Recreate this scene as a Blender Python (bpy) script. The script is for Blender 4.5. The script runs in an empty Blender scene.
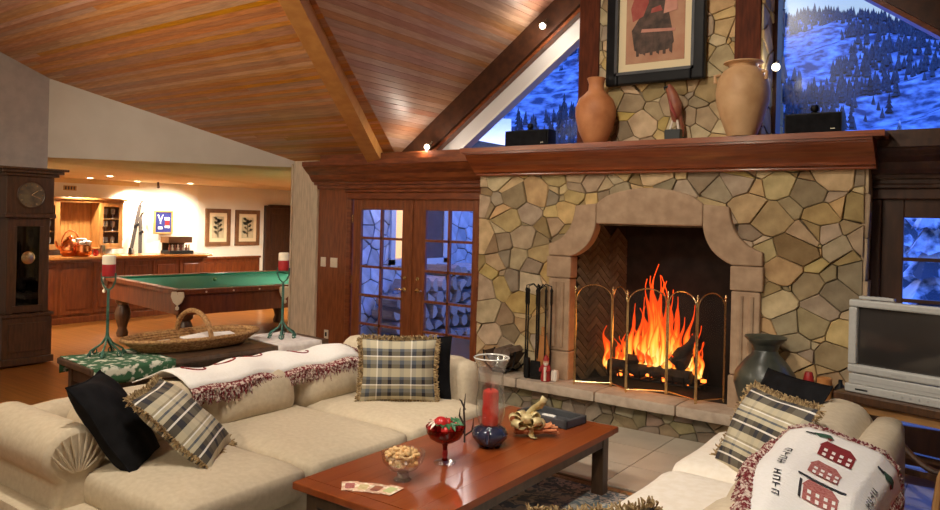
import bpy, bmesh, math, random
from mathutils import Vector, Matrix
rnd = random.Random(11)
sc = bpy.context.scene
COL = sc.collection
PI = math.pi

# ------------------------------------------------------------------ camera
yaw, roll = math.radians(35.7), 0.0246
fw = Vector((-math.sin(yaw), math.cos(yaw), 0)); rt = Vector((math.cos(yaw), math.sin(yaw), 0)); up = Vector((0, 0, 1))
r2 = rt * math.cos(roll) + up * math.sin(roll); u2 = up * math.cos(roll) - rt * math.sin(roll)
cam_d = bpy.data.cameras.new('camera'); cam = bpy.data.objects.new('camera', cam_d); COL.objects.link(cam)
cam.matrix_world = Matrix(((r2.x, u2.x, -fw.x, 0), (r2.y, u2.y, -fw.y, 0), (r2.z, u2.z, -fw.z, 1.82), (0, 0, 0, 1)))
cam_d.sensor_width = 36; cam_d.lens = 740 / 940 * 36; cam_d.shift_y = -35 / 940; cam_d.clip_end = 2000; cam_d.clip_start = 0.05
sc.camera = cam
# ------------------------------------------------------------------ exposure
vs = sc.view_settings; vs.view_transform = 'Standard'; vs.look = 'None'; vs.gamma = 1.0; vs.use_curve_mapping = False
vs.exposure = 0.45
# ------------------------------------------------------------------ dusk sky
world = bpy.data.worlds.new('dusk'); sc.world = world; world.use_nodes = True
nt = world.node_tree; nt.nodes.clear()
tc = nt.nodes.new('ShaderNodeTexCoord'); sp = nt.nodes.new('ShaderNodeSeparateXYZ'); rp = nt.nodes.new('ShaderNodeValToRGB')
bg = nt.nodes.new('ShaderNodeBackground'); ow = nt.nodes.new('ShaderNodeOutputWorld')
nt.links.new(tc.outputs['Generated'], sp.inputs[0]); nt.links.new(sp.outputs['Z'], rp.inputs[0])
nt.links.new(rp.outputs[0], bg.inputs[0]); nt.links.new(bg.outputs[0], ow.inputs[0])
e = rp.color_ramp.elements
e[0].position = 0.0; e[0].color = (.16, .22, .29, 1); e[1].position = 1.0; e[1].color = (.03, .13, .85, 1)
q = e.new(.26); q.color = (.15, .21, .30, 1); q = e.new(.45); q.color = (.05, .19, .95, 1)
bg.inputs[1].default_value = 2.2

# ------------------------------------------------------------------ lamps of the rooms and added fill lights
def lamp(name, kind, loc, energy, color, target=None, size=.08, angle=120, blend=.6):
    d = bpy.data.lights.new(name, kind); d.energy = energy; d.color = color; d.shadow_soft_size = size
    if kind == 'SPOT': d.spot_size = math.radians(angle); d.spot_blend = blend
    o = bpy.data.objects.new(name, d); COL.objects.link(o); o.location = loc
    if target is not None: o.rotation_euler = (Vector(target) - Vector(loc)).to_track_quat('-Z', 'Y').to_euler()
    return o
WARM = (1, .84, .62); HAL = (1, .895, .75)
lamp('ceiling_spot_lamp', 'SPOT', (-3.1, 1.7, 4.0), 190, HAL, (-3.9, 2.8, 0), .07, 85)
lamp('ceiling_spot_lamp', 'SPOT', (-0.9, 2.0, 3.5), 190, HAL, (-1.1, 3.9, .4), .07, 75)
lamp('ceiling_spot_lamp', 'SPOT', (-2.3, 3.3, 4.6), 150, HAL, (-2.7, 6.4, 1.2), .10, 100)
lamp('ceiling_spot_lamp', 'SPOT', (-2.2, 1.2, 4.3), 85, HAL, (-2.5, 4.6, .3), .10, 95)
lamp('ceiling_spot_lamp', 'SPOT', (-5.6, 1.6, 3.8), 140, HAL, (-6.2, 5.4, 1.6), .10, 110)
lamp('fill_light', 'POINT', (-3.5, -0.6, 2.9), 100, WARM, None, .25)  # this and the next: soft general fill added, no fitting hangs there
lamp('fill_light', 'POINT', (-6.6, 1.6, 2.7), 60, WARM, None, .25)

# ------------------------------------------------------------------ materials
MATS = {}
def nodes_of(name):
    m = bpy.data.materials.new(name); m.use_nodes = True; MATS[name] = m
    t = m.node_tree; return m, t, t.nodes['Principled BSDF']
def setp(b, **k):
    for n, v in k.items():
        if n in b.inputs: b.inputs[n].default_value = v
def mat(name, c1, c2=None, scale=6, stretch=(1, 1, 1), rough=.6, metal=0, bump=0, rand=0, detail=5, lo=.35, hi=.65, coat=0, hue=0, coords='Object', spec=None, distort=0):
    m, t, b = nodes_of(name)
    b.inputs['Roughness'].default_value = rough; b.inputs['Metallic'].default_value = metal
    if coat: b.inputs['Coat Weight'].default_value = coat; b.inputs['Coat Roughness'].default_value = .12
    if spec is not None: b.inputs['Specular IOR Level'].default_value = spec
    c1 = (*c1, 1); c2 = (*c2, 1) if c2 else c1
    tcn = t.nodes.new('ShaderNodeTexCoord'); mp = t.nodes.new('ShaderNodeMapping'); mp.inputs['Scale'].default_value = stretch
    nz = t.nodes.new('ShaderNodeTexNoise'); nz.inputs['Scale'].default_value = scale; nz.inputs['Detail'].default_value = detail; nz.inputs['Distortion'].default_value = distort
    t.links.new(tcn.outputs[coords], mp.inputs[0]); t.links.new(mp.outputs[0], nz.inputs['Vector'])
    rp = t.nodes.new('ShaderNodeValToRGB'); rp.color_ramp.elements[0].color = c1; rp.color_ramp.elements[1].color = c2
    rp.color_ramp.elements[0].position = lo; rp.color_ramp.elements[1].position = hi
    t.links.new(nz.outputs['Fac'], rp.inputs[0]); out = rp.outputs[0]
    if rand or hue:
        oi = t.nodes.new('ShaderNodeObjectInfo'); hs = t.nodes.new('ShaderNodeHueSaturation')
        mr = t.nodes.new('ShaderNodeMapRange'); mr.inputs['To Min'].default_value = 1 - rand; mr.inputs['To Max'].default_value = 1 + rand
        t.links.new(oi.outputs['Random'], mr.inputs['Value']); t.links.new(mr.outputs[0], hs.inputs['Value'])
        if hue:
            wn = t.nodes.new('ShaderNodeTexWhiteNoise'); wn.noise_dimensions = '1D'; t.links.new(oi.outputs['Random'], wn.inputs['W'])
            m2 = t.nodes.new('ShaderNodeMapRange'); m2.inputs['To Min'].default_value = .5 - hue; m2.inputs['To Max'].default_value = .5 + hue
            t.links.new(wn.outputs['Value'], m2.inputs['Value']); t.links.new(m2.outputs[0], hs.inputs['Hue'])
            m3 = t.nodes.new('ShaderNodeMapRange'); m3.inputs['To Min'].default_value = .6; m3.inputs['To Max'].default_value = 1.15
            t.links.new(wn.outputs['Color'], m3.inputs['Value']); t.links.new(m3.outputs[0], hs.inputs['Saturation'])
        t.links.new(out, hs.inputs['Color']); out = hs.outputs[0]
    t.links.new(out, b.inputs['Base Color'])
    if bump:
        bp = t.nodes.new('ShaderNodeBump'); bp.inputs['Strength'].default_value = bump; bp.inputs['Distance'].default_value = .02
        t.links.new(nz.outputs['Fac'], bp.inputs['Height']); t.links.new(bp.outputs[0], b.inputs['Normal'])
    return m
def emit(name, col, strength):
    m, t, b = nodes_of(name); setp(b, **{'Base Color': (*col, 1), 'Emission Color': (*col, 1), 'Emission Strength': strength}); return m
def glass(name, col=(1, 1, 1), rough=0.0, refl=1.0, lo=.05):
    # thin clear glass: mostly see-through with a glossy skin
    m = bpy.data.materials.new(name); m.use_nodes = True; t = m.node_tree; t.nodes.clear(); MATS[name] = m
    o = t.nodes.new('ShaderNodeOutputMaterial'); tr = t.nodes.new('ShaderNodeBsdfTransparent'); gl = t.nodes.new('ShaderNodeBsdfGlossy')
    lw = t.nodes.new('ShaderNodeLayerWeight'); lw.inputs[0].default_value = .5; fr = t.nodes.new('ShaderNodeMapRange'); pw = t.nodes.new('ShaderNodeMath'); pw.operation = 'POWER'; pw.inputs[1].default_value = 3.0
    t.links.new(lw.outputs['Facing'], pw.inputs[0]); t.links.new(pw.outputs[0], fr.inputs['Value']); fr.inputs['To Min'].default_value = lo; fr.inputs['To Max'].default_value = .75; mx = t.nodes.new('ShaderNodeMixShader')
    tr.inputs[0].default_value = (*col, 1); gl.inputs['Roughness'].default_value = rough
    mm_ = t.nodes.new('ShaderNodeMath'); mm_.operation = 'MULTIPLY'; mm_.inputs[1].default_value = refl; t.links.new(fr.outputs[0], mm_.inputs[0])
    t.links.new(mm_.outputs[0], mx.inputs[0]); t.links.new(tr.outputs[0], mx.inputs[1]); t.links.new(gl.outputs[0], mx.inputs[2]); t.links.new(mx.outputs[0], o.inputs[0])
    return m

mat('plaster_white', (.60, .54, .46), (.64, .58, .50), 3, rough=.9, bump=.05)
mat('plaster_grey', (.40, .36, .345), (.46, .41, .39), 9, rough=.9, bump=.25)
mat('plaster_game', (.80, .74, .62), (.84, .78, .66), 3, rough=.9)
mat('ceiling_tan', (.62, .44, .20), (.66, .48, .23), 3, rough=.9)
mat('post_plaster', (.58, .47, .33), (.74, .61, .45), 9, (4, 4, .6), rough=.85, bump=.4)
mat('plank_cedar', (.42, .145, .020), (.58, .225, .040), 5, (1, 9, 9), rough=.42, bump=.05, rand=.20, hue=.010)
mat('plank_cedar_long', (.42, .19, .095), (.53, .27, .15), 5, (9, 1, 9), rough=.42, bump=.05, rand=.18, hue=.010)
mat('beam_cedar', (.62, .28, .07), (.74, .38, .11), 4, (2, 2, 2), rough=.45, bump=.05)
mat('backing_dark', (.05, .025, .012), rough=.9)
mat('mahogany', (.13, .03, .009), (.25, .068, .02), 5, (1.2, 7, 7), rough=.33, bump=.05, coat=.25)
mat('mahogany_upright', (.16, .042, .012), (.27, .08, .024), 5, (7, 7, 1), rough=.35, bump=.04, coat=.2)
mat('mantel_wood', (.21, .045, .012), (.33, .085, .024), 4, (1, 9, 9), rough=.3, bump=.04, coat=.35)
mat('post_wood', (.07, .016, .006), (.13, .03, .010), 5, (7, 7, 1), rough=.7, spec=.2)
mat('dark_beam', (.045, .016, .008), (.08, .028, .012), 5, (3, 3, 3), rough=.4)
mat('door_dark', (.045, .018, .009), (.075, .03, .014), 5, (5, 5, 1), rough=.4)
mat('pale_board', (.72, .68, .66), rough=.6)
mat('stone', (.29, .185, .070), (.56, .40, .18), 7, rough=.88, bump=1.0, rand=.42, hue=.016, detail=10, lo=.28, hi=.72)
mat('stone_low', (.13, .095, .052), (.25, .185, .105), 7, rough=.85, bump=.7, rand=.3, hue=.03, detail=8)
mat('stone_outside', (.50, .52, .55), (.74, .76, .80), 5, rough=.9, bump=.5, rand=.3, detail=6)
mat('mortar', (.13, .095, .055), (.22, .165, .10), 20, rough=.95)
mat('sandstone', (.38, .25, .155), (.50, .345, .22), 9, rough=.8, bump=.35, detail=8)
mat('hearth_stone', (.42, .33, .25), (.54, .44, .34), 12, rough=.7, bump=.2, detail=8)
mat('firebrick', (.10, .078, .048), (.18, .145, .09), 12, rough=.9, bump=.4, rand=.25)
mat('soot', (.012, .010, .009), (.025, .02, .016), 9, rough=.95)
mat('iron', (.012, .012, .013), (.022, .021, .02), 20, rough=.45, metal=.6)
mat('brass', (.78, .58, .28), (.88, .68, .36), 8, rough=.24, metal=1)
mat('floor_wood', (.20, .065, .012), (.40, .155, .03), 3.2, (.35, 9, 1), rough=.28, bump=.04, coat=.2, lo=.3, hi=.7)
mat('tile', (.42, .37, .29), (.49, .435, .35), 4, rough=.45, rand=.06)
mat('grout', (.28, .22, .17), rough=.9)
mat('sofa_fabric', (.57, .475, .335), (.65, .555, .41), 34, rough=.92, bump=.10, detail=10, lo=.3, hi=.7)
mat('sofa_pale', (.84, .77, .66), (.90, .84, .75), 22, rough=.92, bump=.18, detail=8)
mat('velvet_black', (.004, .004, .005), (.010, .010, .012), 12, rough=.8, bump=.1, spec=.15)
mat('fringe_tan', (.16, .09, .035), (.52, .38, .19), 45, rough=.8)
mat('fringe_burgundy', (.17, .014, .02), (.66, .55, .48), 60, rough=.9, lo=.47, hi=.57)
mat('throw_white', (.88, .86, .82), (.92, .90, .87), 60, rough=.95, bump=.15)
mat('weave_red', (.20, .012, .016), (.26, .02, .02), 60, rough=.95)
mat('weave_rose', (.50, .20, .17), (.34, .07, .07), 90, rough=.95)
mat('weave_dark', (.03, .03, .035), rough=.95)
mat('weave_green', (.03, .09, .05), rough=.95)
mat('table_top', (.20, .040, .008), (.28, .064, .014), 2.5, (7, .7, 1), rough=.30, coat=.08, detail=2, lo=.25, hi=.75)
mat('table_dark', (.055, .03, .017), (.10, .055, .03), 5, (4, 4, 1), rough=.35)
mat('walnut', (.055, .026, .012), (.10, .045, .02), 5, (7, 7, 1), rough=.38, coat=.15)
mat('bar_wood', (.12, .026, .007), (.20, .05, .012), 4, (6, 6, 1), rough=.35, coat=.2)
mat('counter_wood', (.50, .18, .035), (.62, .26, .06), 4, (5, 1, 1), rough=.25, coat=.3)
mat('cabinet_wood', (.32, .13, .03), (.44, .20, .05), 4, (6, 6, 1), rough=.4)
mat('felt', (.008, .135, .08), (.011, .165, .10), 60, rough=.95)
mat('leather_pale', (.72, .62, .46), rough=.6)
mat('wicker', (.22, .10, .03), (.46, .26, .10), 45, rough=.7, bump=.6)
mat('paper', (.80, .78, .75), (.55, .55, .62), 7, rough=.6, lo=.5, hi=.7)
mat('runner_green', (.03, .10, .045), (.60, .60, .50), 16, rough=.95, lo=.52, hi=.60)
mat('runner_white', (.74, .70, .66), (.62, .56, .54), 16, rough=.95)
mat('patina', (.03, .10, .075), (.08, .19, .14), 25, rough=.55, metal=.5)
mat('wax_red', (.30, .012, .014), (.38, .02, .02), 10, rough=.45)
mat('wax_bright', (.78, .035, .018), (.62, .02, .012), 30, rough=.5)
mat('wax_white', (.82, .72, .55), rough=.5)
mat('terracotta', (.42, .15, .05), (.56, .23, .09), 7, rough=.6, bump=.1, detail=8)
mat('clay_tan', (.52, .30, .14), (.66, .42, .22), 6, rough=.6, bump=.12, detail=8)
mat('urn_green', (.022, .028, .024), (.085, .088, .066), 5, rough=.33, bump=.15, detail=8)
mat('black_plastic', (.004, .004, .005), rough=.5, spec=.2)
mat('black_base', (.012, .016, .016), rough=.4)
mat('frame_black', (.004, .004, .005), (.008, .008, .009), 8, rough=.4, spec=.2)
mat('mat_cream', (.80, .66, .42), rough=.85)
mat('print_ground', (.42, .20, .12), (.50, .28, .17), 6, rough=.8)
mat('print_dark', (.05, .035, .028), (.13, .08, .06), 14, rough=.8)
mat('print_red', (.32, .055, .045), (.40, .11, .08), 12, rough=.8)
mat('print_pale', (.60, .30, .22), (.50, .22, .16), 12, rough=.8)
mat('frame_brown', (.16, .07, .025), (.22, .10, .04), 8, rough=.45)
mat('botanic', (.10, .12, .05), (.24, .20, .10), 30, rough=.9)
mat('paper_aged', (.60, .52, .34), (.50, .42, .25), 9, rough=.9)
mat('blue_velvet', (.015, .02, .16), rough=.8)
mat('gold_frame', (.50, .30, .10), rough=.4, metal=.4)
mat('white_paint', (.80, .78, .74), rough=.5)
mat('switch_plate', (.80, .70, .55), rough=.4)
mat('tv_silver', (.42, .42, .40), (.46, .46, .44), 40, rough=.38)
mat('tv_grey', (.36, .36, .35), rough=.4)
mat('tv_screen', (.030, .026, .024), (.036, .032, .030), 3, rough=.12, coat=.5)
mat('copper', (.70, .22, .08), (.80, .30, .12), 8, rough=.25, metal=1)
mat('pewter', (.38, .35, .28), (.46, .42, .33), 8, rough=.3, metal=1)
mat('flower_white', (.80, .78, .72), rough=.8)
mat('bark', (.13, .085, .06), (.22, .16, .12), 14, rough=.9, bump=.5)
mat('log_end', (.44, .34, .26), (.62, .50, .40), 9, rough=.85, rand=.3)
mat('log_burnt', (.012, .010, .009), (.06, .045, .04), 12, rough=.9, bump=.6)
mat('snow', (.80, .83, .90), (.74, .78, .88), 2, rough=.9)
mat('hill_snow', (.05, .07, .12), (.62, .68, .80), .42, (1, .6, 1), rough=.95, detail=12, lo=.38, hi=.68)
mat('pine', (.016, .024, .036), (.06, .085, .11), 1.5, rough=.95, rand=.4)
mat('pine_snowy', (.06, .09, .12), (.80, .85, .95), 2.2, rough=.95, lo=.46, hi=.56)
mat('carving', (.34, .12, .05), (.22, .06, .04), 10, rough=.5)
mat('carving_red', (.30, .05, .04), rough=.5)
mat('slate', (.045, .047, .052), (.065, .067, .072), 10, rough=.5)
mat('cinnamon', (.60, .24, .10), (.44, .13, .05), 20, rough=.7, rand=.25)
mat('ribbon_gold', (.74, .62, .34), (.62, .48, .22), 40, rough=.45, metal=.15)
mat('card', (.70, .44, .30), (.86, .76, .60), 30, rough=.6, lo=.45, hi=.55, rand=.15)
mat('card_green', (.50, .54, .26), rough=.6)
mat('nut', (.62, .36, .14), (.74, .50, .24), 20, rough=.6, rand=.25)
mat('berry', (.42, .012, .014), (.52, .03, .025), 8, rough=.3, rand=.2)
mat('leaf', (.02, .10, .035), (.05, .18, .07), 12, rough=.5)
mat('cobalt', (.012, .014, .035), (.03, .035, .07), 6, rough=.12, coat=.6)
mat('twig', (.03, .018, .012), rough=.7)
mat('skin', (.62, .36, .24), rough=.6)
mat('robe_red', (.36, .02, .02), rough=.6)
mat('robe_white', (.78, .70, .60), rough=.7)
mat('bellows_wood', (.46, .18, .05), (.56, .25, .08), 8, rough=.4)
mat('leather_dark', (.05, .028, .018), (.08, .045, .03), 12, rough=.5)
mat('rug_field', (.16, .22, .25), (.60, .57, .49), 16, rough=.98, lo=.44, hi=.56, detail=3, distort=1.2)
mat('rug_border', (.09, .12, .14), (.52, .42, .34), 26, rough=.98, lo=.46, hi=.58, detail=3, distort=1.0)
mat('rug_fringe', (.22, .13, .06), (.40, .28, .15), 30, rough=.95)
mat('red_cloth', (.46, .03, .04), (.58, .07, .07), 9, (1, 6, 1), rough=.9)
mat('bentwood', (.30, .15, .05), (.42, .22, .08), 6, rough=.4)
mat('dial', (.10, .08, .06), (.22, .17, .10), 9, rough=.4, metal=.3)
mat('glassware_shelf', (.55, .55, .50), rough=.2)
mat('yellow_glass', (.70, .38, .03), rough=.2)
glass('pane_glass', (.97, .98, 1), .25, refl=.25)
glass('clear_glass', (.95, .97, .96), .08, lo=.10); glass('crackle_glass', (.90, .92, .91), .22, lo=.25); glass('cut_glass', (.92, .94, .95), .12, lo=.24); glass('smoke_glass', (.30, .28, .26)); glass('red_glass', (.42, .008, .018)); glass('screen_glass', (.82, .82, .80))
emit('lamp_glow', (1, .86, .6), 9); emit('lit_window', (1, .55, .18), .9); emit('ember', (1, .16, .02), 5)

def plaid_mat(name, lines_u, lines_v, base):
    m, t, b = nodes_of(name); b.inputs['Roughness'].default_value = .8
    uv = t.nodes.new('ShaderNodeUVMap'); s = t.nodes.new('ShaderNodeSeparateXYZ'); t.links.new(uv.outputs[0], s.inputs[0])
    outs = []
    for ax, lines in (('X', lines_u), ('Y', lines_v)):
        mu = t.nodes.new('ShaderNodeMath'); mu.operation = 'MULTIPLY'; mu.inputs[1].default_value = lines[0]
        fr = t.nodes.new('ShaderNodeMath'); fr.operation = 'FRACT'; t.links.new(s.outputs[ax], mu.inputs[0]); t.links.new(mu.outputs[0], fr.inputs[0])
        rp = t.nodes.new('ShaderNodeValToRGB'); rp.color_ramp.interpolation = 'CONSTANT'
        el = rp.color_ramp.elements; st = lines[1]
        el[0].position = 0; el[0].color = (*st[0][1], 1); el[1].position = st[1][0]; el[1].color = (*st[1][1], 1)
        for p, c in st[2:]: k = el.new(p); k.color = (*c, 1)
        t.links.new(fr.outputs[0], rp.inputs[0]); outs.append(rp.outputs[0])
    mx = t.nodes.new('ShaderNodeMixRGB'); mx.inputs[0].default_value = base; t.links.new(outs[0], mx.inputs[1]); t.links.new(outs[1], mx.inputs[2])
    t.links.new(mx.outputs[0], b.inputs['Base Color'])
CR, BL, SL, WH, TN = (.58, .52, .37), (.014, .010, .014), (.09, .105, .13), (.92, .89, .83), (.34, .295, .19)
plaid_mat('plaid', (1.6, [(0, TN), (.10, SL), (.22, TN), (.34, CR), (.52, SL), (.60, CR), (.80, TN), (.92, SL)]),
          (2.6, [(0, CR), (.20, BL), (.42, WH), (.47, BL), (.62, CR), (.74, SL), (.80, CR), (.90, WH), (.94, TN)]), .78)
plaid_mat('plaid_fine', (2.2, [(0, TN), (.14, SL), (.26, TN), (.45, WH), (.49, SL), (.62, TN), (.8, BL), (.9, TN)]),
          (2.2, [(0, CR), (.16, BL), (.30, SL), (.44, TN), (.56, WH), (.60, BL), (.76, SL), (.86, CR)]), .62)

# ------------------------------------------------------------------ mesh helpers
INV = {}
class MB:
    def __init__(s): s.v = []; s.f = []; s.uv = {}
    def add(s, vs, fs):
        n = len(s.v); s.v += [Vector(p) for p in vs]; s.f += [tuple(i + n for i in f) for f in fs]; return s
    def box(s, a, b):
        x0, y0, z0 = a; x1, y1, z1 = b
        return s.add([(x0, y0, z0), (x1, y0, z0), (x1, y1, z0), (x0, y1, z0), (x0, y0, z1), (x1, y0, z1), (x1, y1, z1), (x0, y1, z1)],
                     [(0, 3, 2, 1), (4, 5, 6, 7), (0, 1, 5, 4), (1, 2, 6, 5), (2, 3, 7, 6), (3, 0, 4, 7)])
    def hexa(s, bot, top):
        return s.add(list(bot) + list(top), [(0, 3, 2, 1), (4, 5, 6, 7), (0, 1, 5, 4), (1, 2, 6, 5), (2, 3, 7, 6), (3, 0, 4, 7)])
    def bar(s, p, q, w, h, upv=(0, 0, 1)):
        p, q = Vector(p), Vector(q); d = (q - p).normalized(); u = Vector(upv); x = d.cross(u)
        if x.length < 1e-4: x = d.cross(Vector((1, 0, 0)))
        x.normalize(); y = x.cross(d)
        c = [x * (-w / 2) + y * (-h / 2), x * (w / 2) + y * (-h / 2), x * (w / 2) + y * (h / 2), x * (-w / 2) + y * (h / 2)]
        return s.hexa([p + k for k in c], [q + k for k in c])
    def prism(s, A, B):
        n = len(A); return s.add(list(A) + list(B), [tuple(range(n - 1, -1, -1)), tuple(range(n, 2 * n))] + [(i, (i + 1) % n, n + (i + 1) % n, n + i) for i in range(n)])
    def tube(s, pts, r, n=8, closed=False, flat=1.0):
        pts = [Vector(p) for p in pts]; m = len(pts); rs = r if isinstance(r, (list, tuple)) else [r] * m
        base = len(s.v); nrm = None
        for i in range(m):
            if closed: d = pts[(i + 1) % m] - pts[i - 1]
            else: d = pts[min(i + 1, m - 1)] - pts[max(i - 1, 0)]
            d.normalize()
            if nrm is None:
                nrm = d.cross(Vector((0, 0, 1)));
                if nrm.length < .05: nrm = d.cross(Vector((1, 0, 0)))
            nrm = (nrm - d * nrm.dot(d)).normalized(); b = d.cross(nrm)
            for k in range(n):
                a = 2 * PI * k / n; s.v.append(pts[i] + (nrm * math.cos(a) + b * math.sin(a) * flat) * rs[i])
        for i in range(m if closed else m - 1):
            j = (i + 1) % m
            for k in range(n):
                s.f.append((base + i * n + k, base + i * n + (k + 1) % n, base + j * n + (k + 1) % n, base + j * n + k))
        if not closed:
            s.f.append(tuple(base + k for k in range(n - 1, -1, -1))); s.f.append(tuple(base + (m - 1) * n + k for k in range(n)))
        return s
    def lathe(s, prof, c=(0, 0, 0), n=20, cap=True, sx=1, sy=1):
        b = len(s.v); c = Vector(c)
        for r, z in prof:
            for k in range(n): a = 2 * PI * k / n; s.v.append(c + Vector((r * math.cos(a) * sx, r * math.sin(a) * sy, z)))
        for i in range(len(prof) - 1):
            for k in range(n): s.f.append((b + i * n + k, b + i * n + (k + 1) % n, b + (i + 1) * n + (k + 1) % n, b + (i + 1) * n + k))
        if cap:
            s.f.append(tuple(b + k for k in range(n - 1, -1, -1))); e = b + (len(prof) - 1) * n; s.f.append(tuple(e + k for k in range(n)))
        return s
    def grid(s, fn, nu, nv, uv=False):
        b = len(s.v)
        for i in range(nu + 1):
            for j in range(nv + 1):
                if uv: s.uv[len(s.v)] = (i / nu, j / nv)
                s.v.append(Vector(fn(i / nu, j / nv)))
        for i in range(nu):
            for j in range(nv):
                a = b + i * (nv + 1) + j; s.f.append((a, a + nv + 1, a + nv + 2, a + 1))
        return s
    def rbox(s, c, h, r, n=5, puff=0, puffx=0, rotm=None, wob=0):
        # rounded cushion: box of half sizes h, edge radius r, faces puffed out
        bm = bmesh.new(); bmesh.ops.create_cube(bm, size=2); bmesh.ops.subdivide_edges(bm, edges=bm.edges[:], cuts=n, use_grid_fill=True)
        c = Vector(c); h = Vector(h); r = min(r, h.x * .99, h.y * .99, h.z * .99); inn = h - Vector((r, r, r)); base = len(s.v)
        ph = rnd.random() * 9
        for v in bm.verts:
            p = Vector((v.co.x * h.x, v.co.y * h.y, v.co.z * h.z))
            k = Vector((max(-inn.x, min(inn.x, p.x)), max(-inn.y, min(inn.y, p.y)), max(-inn.z, min(inn.z, p.z))))
            d = p - k
            if d.length > 1e-6: p = k + d.normalized() * r
            p.z += puff * (1 - v.co.x ** 2) * (1 - v.co.y ** 2) * v.co.z
            p.x += puffx * (1 - v.co.z ** 2) * (1 - v.co.y ** 2) * v.co.x
            if wob: p += Vector((math.sin(p.y * 9 + ph), math.sin(p.z * 11 + ph * 2), math.sin(p.x * 10 + p.y * 8 + ph))) * wob
            if rotm: p = rotm @ p
            s.v.append(c + p)
        for f in bm.faces: s.f.append(tuple(base + v.index for v in f.verts))
        bm.free(); return s
    def build(s, name, m, parent=None, smooth=False, local=False, center=False, bevel=0):
        me = bpy.data.meshes.new(name); vs = s.v
        if parent is not None and not local:
            iv = INV.get(parent.name)
            if iv: vs = [iv @ v for v in vs]
        off = Vector((0, 0, 0))
        if center and vs:
            off = sum(vs, Vector()) / len(vs); vs = [v - off for v in vs]
        me.from_pydata([tuple(v) for v in vs], [], s.f); me.update()
        if s.uv:
            lay = me.uv_layers.new(name='UVMap')
            for lp in me.loops: lay.data[lp.index].uv = s.uv.get(lp.vertex_index, (0, 0))
        o = bpy.data.objects.new(name, me); COL.objects.link(o); o.location = off
        if isinstance(m, str): m = MATS[m]
        me.materials.append(m)
        if smooth:
            me.shade_smooth()
            if smooth != 'all':
                try: me.set_sharp_from_angle(angle=math.radians(40))
                except Exception: pass
        if bevel:
            bv = o.modifiers.new('bevel', 'BEVEL'); bv.width = bevel; bv.segments = 2; bv.limit_method = 'ANGLE'
        if parent is not None:
            o.parent = parent
            if not local and parent.name in INV:
                INV[o.name] = Matrix.Translation(-off) @ INV[parent.name]
            elif off.length > 0: INV[o.name] = Matrix.Translation(-off)
        elif center: INV[o.name] = Matrix.Translation(-off)
        return o

def tag(o, label, cat, group=None):
    o['label'] = label; o['category'] = cat
    if group: o['group'] = group
    return o
def struct(o): o['kind'] = 'structure'; return o
def stuff(o): o['kind'] = 'stuff'; return o
def thing(name, label, cat, loc, rotz=0, group=None):
    o = bpy.data.objects.new(name, None); COL.objects.link(o); o.location = loc; o.rotation_euler = (0, 0, rotz); o.empty_display_size = .1
    INV[o.name] = (Matrix.Translation(Vector(loc)) @ Matrix.Rotation(rotz, 4, 'Z')).inverted()
    return tag(o, label, cat, group)
def box(name, m, a, b, parent=None, **k): return MB().box(a, b).build(name, m, parent, **k)
def copy_tree(o, parent=None):
    c = o.copy(); COL.objects.link(c); c.parent = parent
    for ch in [x for x in o.children]: copy_tree(ch, c)
    return c
# ------------------------------------------------------------------ stone cells
def clip(poly, n, d):                     # keep points with p.n <= d
    out = []
    for i in range(len(poly)):
        a, b = poly[i], poly[(i + 1) % len(poly)]; da = a[0] * n[0] + a[1] * n[1] - d; db = b[0] * n[0] + b[1] * n[1] - d
        if da <= 0: out.append(a)
        if (da < 0) != (db < 0) and abs(da - db) > 1e-12:
            t = da / (da - db); out.append((a[0] + (b[0] - a[0]) * t, a[1] + (b[1] - a[1]) * t))
    return out
def cells(rect, n, seed, hole=None, wgt=.004, aniso=1.0):
    r = random.Random(seed); x0, z0, x1, z1 = rect; pts = []
    def ok(p): return not (hole and hole[0] < p[0] < hole[2] and hole[1] < p[1] < hole[3])
    tries = 3
    while len(pts) < n:
        best = None; bd = -1
        for _ in range(tries):
            p = (r.uniform(x0, x1), r.uniform(z0, z1))
            if not ok(p): continue
            d = min([((p[0] - q[0]) * aniso) ** 2 + (p[1] - q[1]) ** 2 for q in pts] or [9])
            if d > bd: bd = d; best = p
        if best: pts.append(best)
    w = [r.uniform(-wgt, wgt) for _ in pts]; out = []
    for i, p in enumerate(pts):
        poly = [(x0, z0), (x1, z0), (x1, z1), (x0, z1)]
        if hole:
            if p[1] < hole[3] - .03: poly = clip(poly, (1, 0), hole[0]) if p[0] < (hole[0] + hole[2]) / 2 else clip(poly, (-1, 0), -hole[2])
            elif hole[0] < p[0] < hole[2]: poly = clip(poly, (0, -1), -hole[3])
        for j, q in enumerate(pts):
            if i == j: continue
            nx, nz = (q[0] - p[0]) * aniso, q[1] - p[1]
            # |P-p|^2 - wp <= |P-q|^2 - wq
            d = ((q[0] ** 2 - p[0] ** 2) * aniso + q[1] ** 2 - p[1] ** 2 + w[i] - w[j]) / 2
            poly = clip(poly, (nx, nz), d)
            if len(poly) < 3: break
        if len(poly) >= 3:
            # drop tiny edges
            pp = [poly[k] for k in range(len(poly)) if math.dist(poly[k], poly[k - 1]) > .018]
            if len(pp) >= 3: out.append(pp)
    return out
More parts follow.
